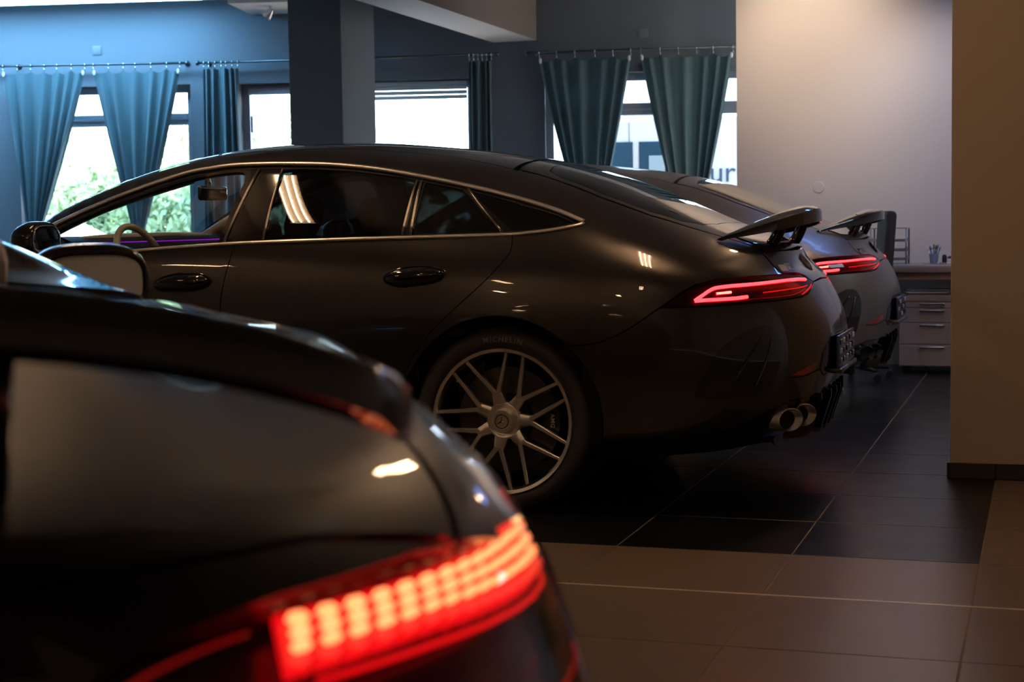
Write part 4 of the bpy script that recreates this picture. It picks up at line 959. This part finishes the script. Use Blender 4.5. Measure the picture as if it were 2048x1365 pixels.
# sockets
SOCK=mat('socket_plastic',(.15,.17,.19),.5)
def socket(s,z,label,z1=False):
    o=empty('wall_socket',WM@Vector((s,0,z)),math.atan2(WT.y,WT.x),label,'socket')
    part('plate',bevbox(-.04,.04,-.009,0,-.04,.04,.003),SOCK,o,30);part('socket_well',lathe([(0,-.004),(.016,-.004),(.0195,-.0105),(.0225,-.0105),(.0225,0)],24),SOCK,o,30)
    for a in (-.0095,.0095):part('pin_hole',tube([(a,-.006,0),(a,-.002,0)],.003,8),DARK,o)
socket(-2.441,2.708,'square wall socket above the bright teal curtains');socket(2.445,2.731,'dim wall socket above the dark slate curtains')
dk=empty('junction_cover',(-1.643,12.45,1.344),0,'round white cover plate on the white wall','cover plate')
part('disc',lathe([(0,-.006),(.040,-.006),(.045,-.003),(.0455,0)],40),WALLP,dk,30)
# ------------------------------------------------------------------ lamps
WARM=(1,.62,.34)
def ceiling_lamp(x,y,L,rz,label,strength,col=WARM,group=None,w=.16,z=CEIL,key='warm_tube',r=.012):
    o=empty('ceiling_light',(x,y,z),rz,label,'ceiling light',group)
    part('housing',bevbox(-L/2,L/2,-w*.46,w*.46,-.040,0,.006),mat('lamp_white',(.6,.58,.55),.5),o,30)
    for e in (-1,1):part('lamp_end',bevbox(e*L/2-.015,e*L/2+.015,-w/2,w/2,-.065,-.005,.004),mat('lamp_white',(.6,.58,.55),.5),o,30);part('cable',tube([(e*L*.4,0,0),(e*L*.4,0,CEIL-z)],.002,6),GREYM,o)
    m=emitm(key,col,strength)
    for k in (-1,0,1):part('tube_lamp',tube([(-L/2+.03,k*w*.3,-.055),(L/2-.03,k*w*.3,-.055)],r,8),m,o,True)
    return o
R9=math.pi/2
LAMPS=[(-3.8,5.65,'over the front door of the graphite car'),(-1.2,5.4,'over the rear wheel of the graphite car'),
(-6.4,.8,'behind the camera on the far left'),(-3.8,.8,'behind the black coupe on the left'),(-1.2,.8,'just left of the camera'),(-5.2,-3.2,'added unseen at the wall far behind the black coupe'),(-2.2,-3.2,'added unseen at the wall behind the camera')]  # last two are added to brighten the wall behind the camera
for x,y,t in LAMPS:ceiling_lamp(x,y,1.0,R9,'warm hanging tube light '+t,LAMP_S,r=.005 if y>3 else (.003 if y>0 else .007),z=CEIL-.12)
def wall_spot(x,y,label,aim,power,col):
    o=empty('spotlight',(x,y,CEIL),0,label,'spotlight');part('stem',tube([(0,0,0),(0,0,-.06)],.012,10),GREYM,o,True)
    d=(Vector(aim)-Vector((x,y,CEIL-.1))).normalized();q=Vector((0,0,-1)).rotation_difference(d).to_matrix().to_4x4();M=Matrix.Translation((0,0,-.1))@q
    part('head',xf(lathe([(.03,.05),(.042,.04),(.045,-.05),(.040,-.05),(.030,.02),(0,.03)],24,'z'),M),GREYM,o,40);part('bulb',xf(ellipsoid(0,0,.0,.028,.028,.012),M),emitm('warm_spot_bulb',(1,.75,.5),12),o,True)
    l=bpy.data.lights.new('spot','SPOT');lo=bpy.data.objects.new('spot_beam',l);COL.objects.link(lo);lo.parent=o;lo.matrix_local=M@Matrix.Translation((0,0,-.06));l.energy=power;l.spot_size=math.radians(86);l.spot_blend=.9;l.color=col;l.shadow_soft_size=.04
wall_spot(-1.75,11.2,'warm ceiling spotlight aimed at the left of the white wall',(-1.7,12.45,2.35),SPOT,(1,.77,.57))
wall_spot(-.75,11.2,'cool ceiling spotlight aimed at the desk corner',(-.7,12.3,1.6),SPOT*.42,(.9,.88,.9))
ceiling_lamp(-.5,8.9,1.0,R9,'warm hanging tube light over the boot of the satin grey car',LAMP_S,r=.006,z=CEIL-.12)
o=empty('ceiling_panel_light',(-.35,10.7,CEIL),0,'added unseen blue light panel over the rear ends of the two sedans','ceiling light')
part('frame',bevbox(-.62,.62,-.17,.17,-.035,0,.004),mat('lamp_white',(.6,.58,.55),.5),o);part('diffuser',bevbox(-.6,.6,-.15,.15,-.045,-.034,.003),emitm('added_panel3',(.14,.34,1.0),ADDED3_S),o)  # blue panel added for a bluish sheen on floor and car rears
o=empty('ceiling_panel_light',(2.3,9.6,CEIL),R9,'added cool white light panel over the aisle, unseen behind the right column','ceiling light')
part('frame',bevbox(-.92,.92,-.32,.32,-.035,0,.004),mat('lamp_white',(.6,.58,.55),.5),o);part('diffuser',bevbox(-.9,.9,-.30,.30,-.045,-.034,.003),emitm('added_panel4',(.66,.80,1.0),ADDED4_S),o)  # unseen panel added to throw cool light on the car rears
o=empty('ceiling_panel_light',WM@Vector((-3.2,-.55,CEIL)),math.atan2(WT.y,WT.x),'long cool white light panel at the ceiling edge','ceiling light')
part('frame',bevbox(-1.85,1.87,-.19,.19,-.035,0,.004),mat('lamp_white',(.6,.58,.55),.5),o);part('diffuser',bevbox(-1.83,1.85,-.17,.17,-.045,-.034,.003),emitm('cool_panel',(.24,.59,1.0),COOL_S),o)
o=empty('ceiling_panel_light',(-7.6,8.6,CEIL),0,'added unseen cool blue light panel over the far left aisle','ceiling light')
part('frame',bevbox(-.9,.9,-.32,.32,-.035,0,.004),mat('lamp_white',(.6,.58,.55),.5),o);part('diffuser',bevbox(-.88,.88,-.30,.30,-.045,-.034,.003),emitm('added_panel2',(.25,.55,1.0),ADDED2_S),o)  # unseen panel added to turn the back column's left face bluer
# spot on the ceiling box
o=empty('spotlight',WM@Vector((-.72,-.5,2.985)),0,'small silver spotlight under the white ceiling box','spotlight')
part('stem',tube([(0,0,0),(0,0,-.03)],.012,10),RINGM,o,True)
Ms=Matrix.Translation((-.005,0,-.055))@Matrix.Rotation(math.radians(38),4,'Y')
part('head',xf(lathe([(.022,.035),(.036,-.0),(.046,-.045),(.042,-.045),(.030,0),(.0,.03)],24,'z'),Ms),RINGM,o,40);part('bulb',xf(ellipsoid(0,0,-.030,.034,.034,.010),Ms),emitm('spot_bulb',(.8,.92,1),3),o,True)
# ------------------------------------------------------------------ desk corner
OAK=mat('grey_oak_laminate',(.30,.245,.215),.5,var=.12,vscale=14);OAKT=mat('desk_top_laminate',(.27,.20,.17),.45,var=.08,vscale=10)
d=empty('desk',(-.4,12.05,0),0,'grey brown desk against the white wall behind the cars','desk')
part('desk_top',bevbox(-.78,1.2,-.38,.38,.718,.765,.004),OAKT,d,30);part('apron',bevbox(-.70,1.15,-.34,-.32,.665,.717,.002),OAKT,d)
for x in (-.74,1.16):
    for y in (-.33,.33):part('leg',bevbox(x-.02,x+.02,y-.02,y+.02,0,.718,.003),GREYM,d)
dc=empty('drawer_cabinet',(-.775,11.98,0),0,'grey oak drawer cabinet on castors under the desk','cabinet')
part('body',bevbox(-.208,.208,-.23,.26,.045,.513,.002),OAK,dc);part('top_board',bevbox(-.215,.215,-.258,.265,.514,.556,.003),OAKT,dc)
for z0,z1 in ((.468,.511),(.364,.464),(.208,.360),(.055,.204)):
    q=part('drawer_front',bevbox(-.206,.206,-.250,-.231,z0,z1,.003),OAK,dc)
    part('handle',join(bevbox(-.065,.105,-.272,-.262,z1-.024,z1-.012,.002,1),bevbox(-.060,-.05,-.263,-.249,z1-.020,z1-.012,.001,1),bevbox(.09,.10,-.263,-.249,z1-.020,z1-.012,.001,1)),CHROMED,q)
for x in (-.17,.17):
    for y in (-.19,.2):part('castor',lathe([(.0,-.012),(.02,-.012),(.0215,0),(.02,.012),(0,.012)],16,'x'),BLKPLAS,dc,30).location=(x,y,.0215);part('castor_fork',bevbox(x-.008,x+.008,y-.008,y+.008,.04,.047,.001,1),BLKPLAS,dc)
PAPER=mat('paper',(.62,.60,.58),.8);PAPB=mat('blue_paper',(.25,.30,.42),.7)
for i in range(6):
    o=part('magazine',xf(bevbox(-.15,.15,-.105,.105,0,.006,.001,1),Matrix.Translation((-.775+.012*math.sin(i*2.1),11.90+.015*math.cos(i*1.7),.5565+.0063*i))@Matrix.Rotation(.12*math.sin(i*1.9),4,'Z')),(PAPER,PAPB)[i%2]);tag(o,('white','blue')[i%2]+' magazine, '+('lowest','second','third','fourth','fifth','topmost')[i]+' in the pile on the drawer cabinet','magazine','magazines on the drawer cabinet')
# letter tray
lt_=empty('letter_tray',(-1.085,12.16,.766),0,'silver wire letter tray with three shelves on the desk','letter tray')
for x in (-.125,.125):
    part('side_frame',tube([(x,-.13,0),(x,-.13,.262),(x,.13,.262),(x,.13,0)],.006,8),GREYM,lt_,True)
part('top_bar',tube([(-.125,.13,.262),(.125,.13,.262)],.003,6),GREYM,lt_,True);part('top_bar',tube([(-.125,-.13,.262),(.125,-.13,.262)],.003,6),GREYM,lt_,True)
for z in (.03,.095,.165):
    part('shelf',join(box(-.122,.122,-.15,.14,z,z+.003),box(-.122,.122,-.152,-.15,z,z+.020),box(-.124,-.122,-.15,.14,z,z+.03),box(.122,.124,-.15,.14,z,z+.03)),GREYM,lt_)
for i,z in enumerate((.100,.170)):
    o=part('paper_stack',bevbox(-1.195,-.975,12.03,12.29,.766+z,.766+z+.012,.001,1),PAPER);tag(o,('thin stack of white paper on the middle shelf of the letter tray','thin stack of white paper on the top shelf of the letter tray')[i],'paper')
o=part('clipboard',bevbox(-1.12,-.82,11.72,11.95,.766,.772,.002,1),mat('clip_grey',(.30,.30,.32),.4));tag(o,'flat grey folder lying at the desk front edge','folder')
cup=empty('pen_cup',(-.773,12.18,.766),0,'translucent bluish pen cup on the desk','pen cup')
part('wall',lathe([(.0,0),(.026,0),(.034,.072),(.031,.072),(.024,.004),(0,.004)],24,'z'),mat('cup_plastic',(.35,.42,.60),.2,trans=(.4,.5,.7)),cup,40)
PENC=[('white',(.7,.7,.72)),('royal blue',(.02,.02,.35)),('clear pale',(.55,.62,.7)),('dark red',(.10,.02,.04)),('black',(.012,.012,.012)),('teal blue',(.01,.12,.25)),('grey',(.2,.2,.22))]
for i,(nm,c) in enumerate(PENC):
    a=-1.25+.42*i;b=(-.018+.006*i,.008*math.sin(i*2.2));t=(b[0]*2.6,b[1]*2.2)
    p=empty('pen',(-.773,12.18,.7705),0,'%s pen standing in the pen cup'%nm,'pen','pens in the cup')
    top=.135-.006*abs(i-3)+(.012 if i==5 else 0);m=mat('pen_'+nm.replace(' ','_'),c,.3)
    part('barrel',tube([(b[0]*.5,b[1]*.5,0),(t[0]*.8,t[1]*.8,top*.78)],.0042,8),m,p,True);part('cap',tube([(t[0]*.8,t[1]*.8,top*.78),(t[0],t[1],top)],.0052,8),m,p,True)
o=empty('stamp',(-.698,12.17,.766),0,'small black rounded stamp standing on the desk','stamp');part('body',ellipsoid(0,0,.034,.017,.014,.033,20,14,.6),BLKPLAS,o,True);part('foot',bevbox(-.020,.020,-.014,.014,0,.008,.002),GREYM,o)
o=empty('tape_dispenser',(-.652,12.12,.766),0,'small white and blue desk trinket right of the black stamp','trinket')
part('base',bevbox(-.026,.026,-.02,.02,0,.010,.003),WHITEP,o);part('body',ellipsoid(0,0,.026,.022,.018,.020),WHITEP,o,True);part('cap',ellipsoid(0,0,.045,.022,.018,.013),mat('navy',(.02,.05,.16),.4),o,True)
o=empty('eraser',(-.730,12.14,.766),0,'tiny white eraser beside the pen cup','eraser');part('rubber',bevbox(-.016,.016,-.009,.009,0,.011,.003),WHITEP,o);part('sleeve',bevbox(-.004,.017,-.0095,.0095,-.0,.0115,.002),PAPB,o)
# office chair
FAB=mat('chair_fabric',(.03,.032,.036),.8,bump=.3,bscale=300)
ch=empty('office_chair',(-1.26,11.26,0),math.radians(14),'dark office chair behind the spoiler of the satin grey car','chair')
part('seat',bevbox(-.22,.24,-.23,.23,.44,.53,.035,3),FAB,ch,True)
bk=bevbox(-.035,.035,-.21,.21,.62,1.155,.03,3);part('backrest',xf(bk,Matrix.Translation((.16,0,0))@Matrix.Rotation(math.radians(4),4,'Y')),FAB,ch,True)
part('back_bracket',tube([(.12,0,.47),(.26,0,.50),(.25,0,.75)],.018,8,flat=.5),BLKPLAS,ch,True);part('gas_lift',tube([(0,0,.09),(0,0,.44)],.028,14),GREYM,ch,True)
for k in range(5):
    a=math.radians(-60+72*k);c,s=math.cos(a),math.sin(a)
    part('base_arm',tube([(0,0,.10),(.26*c,.26*s,.075)],[.03,.018],8,flat=.7),BLKPLAS,ch,True);w=part('castor',lathe([(0,-.022),(.026,-.022),(.028,-.006),(.028,.006),(.026,.022),(0,.022)],18,'y'),BLKPLAS,ch,30);w.location=(.27*c,.27*s,.028)
    part('castor_hood',ellipsoid(.27*c,.27*s,.046,.022,.02,.022),BLKPLAS,ch,True)
# ------------------------------------------------------------------ outside
ASPH=mat('asphalt',(.30,.30,.30),.9,var=.15,vscale=3)
gx=part('ground_outside',([tuple(WM@Vector(p)) for p in ((-40,.31,-.16),(25,.31,-.16),(25,60,-.16),(-40,60,-.16))],[(0,1,2,3)]),ASPH);tag(gx,'pale asphalt yard outside the windows','yard',kind='stuff')
LEAF=[mat('leaf_mid',(.26,.36,.22),.5,trans=(.42,.56,.32)),mat('leaf_light',(.36,.46,.28),.5,trans=(.52,.66,.38)),mat('leaf_blue',(.24,.36,.28),.5,trans=(.38,.55,.40))]
BARK=mat('bark',(.12,.09,.06),.9)
def foliage(s,n,z0,rx,ry,rz,cnt,sz,seed,label,cat,m,trunk=True,name='tree',group=None):
    r=np.random.default_rng(seed);o=empty(name,WM@Vector((s,n,-.16)),math.atan2(WT.y,WT.x),label,cat,group)
    V=[];F=[]
    blobs=r.normal(0,1,(14,3));blobs/=np.linalg.norm(blobs,axis=1,keepdims=True);blobs*=.62
    for i in range(cnt):
        b=blobs[r.integers(14)];d=r.normal(0,1,3);d/=np.linalg.norm(d);p=(b+d*.42*r.uniform(.5,1)**.4)*np.array([rx,ry,rz])+np.array([0,0,z0+.16]);
        if p[2]<.02:p[2]=.02
        a=r.normal(0,1,3);a/=np.linalg.norm(a);c=np.cross(a,r.normal(0,1,3));c/=max(np.linalg.norm(c),1e-6);l=sz*r.uniform(.7,1.4);k=len(V)
        V+=[tuple(p-a*l),tuple(p+c*l*.45),tuple(p+a*l),tuple(p-c*l*.45)];F.append((k,k+1,k+2,k+3))
    tag(part('foliage',(V,F),m,o,rec=False),kind='stuff')
    if trunk:
        part('trunk',tube([(0,0,-.02),(.05,.03,z0*.6),(0,0,z0+.2)],[.11,.08,.03],8),BARK,o,True)
    else:part('stem',tube([(0,0,0),(.02,.0,z0+.1)],[.04,.015],6),BARK,o,True)
    return o
G='trees and shrubs outside the windows'
foliage(-6.6,12.5,1.9,1.9,1.3,1.25,2200,.12,1,'round leafy tree seen between the two bright teal curtains','tree',LEAF[1],group=G)
foliage(-4.6,13.0,2.1,1.6,1.3,1.3,2000,.12,2,'leafy tree seen right of the second bright teal curtain','tree',LEAF[1],group=G)
foliage(-8.8,14,1.9,1.6,1.4,1.2,2000,.13,8,'leafy tree seen past the far left curtain','tree',LEAF[1],group=G)
foliage(-5.6,9.5,1.15,1.5,.8,1.0,5000,.09,3,'dense green shrub below the trees, left one','shrub',LEAF[0],False,'shrub',G)
foliage(-3.6,9.8,1.2,1.3,.8,1.15,4500,.09,4,'dense green shrub below the trees, middle one','shrub',LEAF[0],False,'shrub',G)
foliage(-7.6,9.6,1.3,1.5,.8,1.1,4500,.09,5,'dense green shrub below the trees, far left one','shrub',LEAF[2],False,'shrub',G)
foliage(-1.75,8.2,1.25,.95,.7,.9,4000,.07,6,'small green bush low in the window left of the dark column','shrub',LEAF[0],False,'shrub',G)
# far white building behind the wide window
WB=mat('white_render',(.85,.86,.86),.8)
bd=empty('building',WM@Vector((3.0,15,-.16)),math.atan2(WT.y,WT.x),'white rendered building filling the wide window','building')
part('wall',box(-4.2,8,0,4,0,4.6),WB,bd);part('parapet',bevbox(-4.25,8,-.06,0,2.95,3.02,.01,1),mat('coping',(.55,.57,.6),.7),bd)
part('joint',box(-1.62,-1.59,-.01,0,0,2.95),mat('coping',(.55,.57,.6),.7),bd)
# van close to the right window
VW=mat('van_white',(.80,.82,.86),.35,coat=.6);VG=mat('van_window',(.03,.08,.13),.08,coat=1)
vn=empty('van',WM@Vector((2.9,2.2,-.16)),math.atan2(WT.y,WT.x),'white van parked right outside the window beside the white wall','van')
def vprof(n):return [(-2.0,.30),(-2.05,.9),(-1.75,1.15),(-1.15,1.95),(-.9,2.28),(-.6,2.36),(2.9,2.38),(3.05,2.2),(3.08,.30)]
V,F=prism(vprof(0),0,1.9,'y');bm=bmesh.new();vs=[bm.verts.new(v) for v in V];[bm.faces.new([vs[i] for i in f]) for f in F];bmesh.ops.recalc_face_normals(bm,faces=bm.faces);bmesh.ops.bevel(bm,geom=bm.edges[:],offset=.07,segments=3,affect='EDGES');bm.verts.index_update();V=[tuple(v.co) for v in bm.verts];F=[[v.index for v in f.verts] for f in bm.faces];bm.free()
part('body',(V,F),VW,vn,40)
part('front_side_window',prism([(-1.25,1.42),(-1.0,1.95),(-.86,2.06),(-.62,2.06),(-.62,1.42)],-.012,.0,'y'),VG,vn);part('side_window',prism([(-.56,1.42),(-.56,2.06),(-.30,2.06),(-.27,2.0),(-.27,1.42)],-.012,.0,'y'),VG,vn)
part('window_sticker',box(-.46,-.30,-.016,-.012,1.45,1.92),mat('sticker',(.35,.45,.5),.5),vn)
part('door_seam',box(-.66,-.652,-.004,.0,.4,2.25),mat('seam',(.2,.22,.25),.6),vn)
for x in (-1.25,2.3):
    w=part('wheel',lathe([(.20,-.02),(.30,-.03),(.335,.0),(.335,.18),(.2,.2)],28),RUBBER,vn,40);w.location=(x,.02,.335)
    part('hub_cap',lathe([(0,-.03),(.12,-.03),(.2,-.01)],24),GREYM,w,40)
V,F=text_vf('ur',.295,.004);V=[(x+.272,-.006-z,y+1.735) for x,y,z in V];part('side_lettering',(V,F),mat('sign_navy',(.05,.10,.16),.5),vn)
# two parked cars in the yard
def yard_car(s,n,col,label,L=4.3):
    o=empty('parked_car',WM@Vector((s,n,-.16)),math.atan2(WT.y,WT.x),label,'car','parked cars in the yard');m=mat('yard_paint_%d'%int(col[0]*100),col,.3,coat=1)
    def bev(pr,y0,y1,b):
        V,F=prism(pr,y0,y1,'y');bm=bmesh.new();vs=[bm.verts.new(v) for v in V];[bm.faces.new([vs[i] for i in f]) for f in F];bmesh.ops.recalc_face_normals(bm,faces=bm.faces);bmesh.ops.bevel(bm,geom=bm.edges[:],offset=b,segments=3,affect='EDGES');bm.verts.index_update();r=[tuple(v.co) for v in bm.verts],[[v.index for v in f.verts] for f in bm.faces];bm.free();return r
    h=L/2
    part('body',bev([(-h,.28),(-h-.04,.62),(-h+.25,.80),(-h+1.15,.93),(h-.5,.98),(h-.05,.86),(h,.28)],-.88,.88,.07),m,o,40)
    part('roof',bev([(-h+1.15,.92),(-h+1.85,1.42),(h-1.5,1.44),(h-.55,.96)],-.72,.72,.06),m,o,40)
    for y in (-.735,.722):part('side_window',prism([(-h+1.42,.98),(-h+1.92,1.35),(h-1.55,1.36),(h-.95,.99)],y,y+.013,'y'),VG,o)
    for x in (-h+.85,h-.85):
        for y in (-.9,.72):w=part('wheel',lathe([(0,.0),(.2,-.01),(.3,0),(.31,.02),(.31,.17),(.2,.18)],24),RUBBER,o,40);w.location=(x,y,.31)
    for x in (-h-.02,h-.08):part('lamp',bevbox(x,x+.12,-.8,-.5,.62,.72,.02,1),mat('yard_lamp',(.7,.2,.15),.2),o)
    return o
yard_car(-5.6,5.0,(.75,.78,.82),'white car parked outside behind the steering wheel')
yard_car(-10.4,6.0,(.10,.16,.28),'blue car parked outside at the far left')
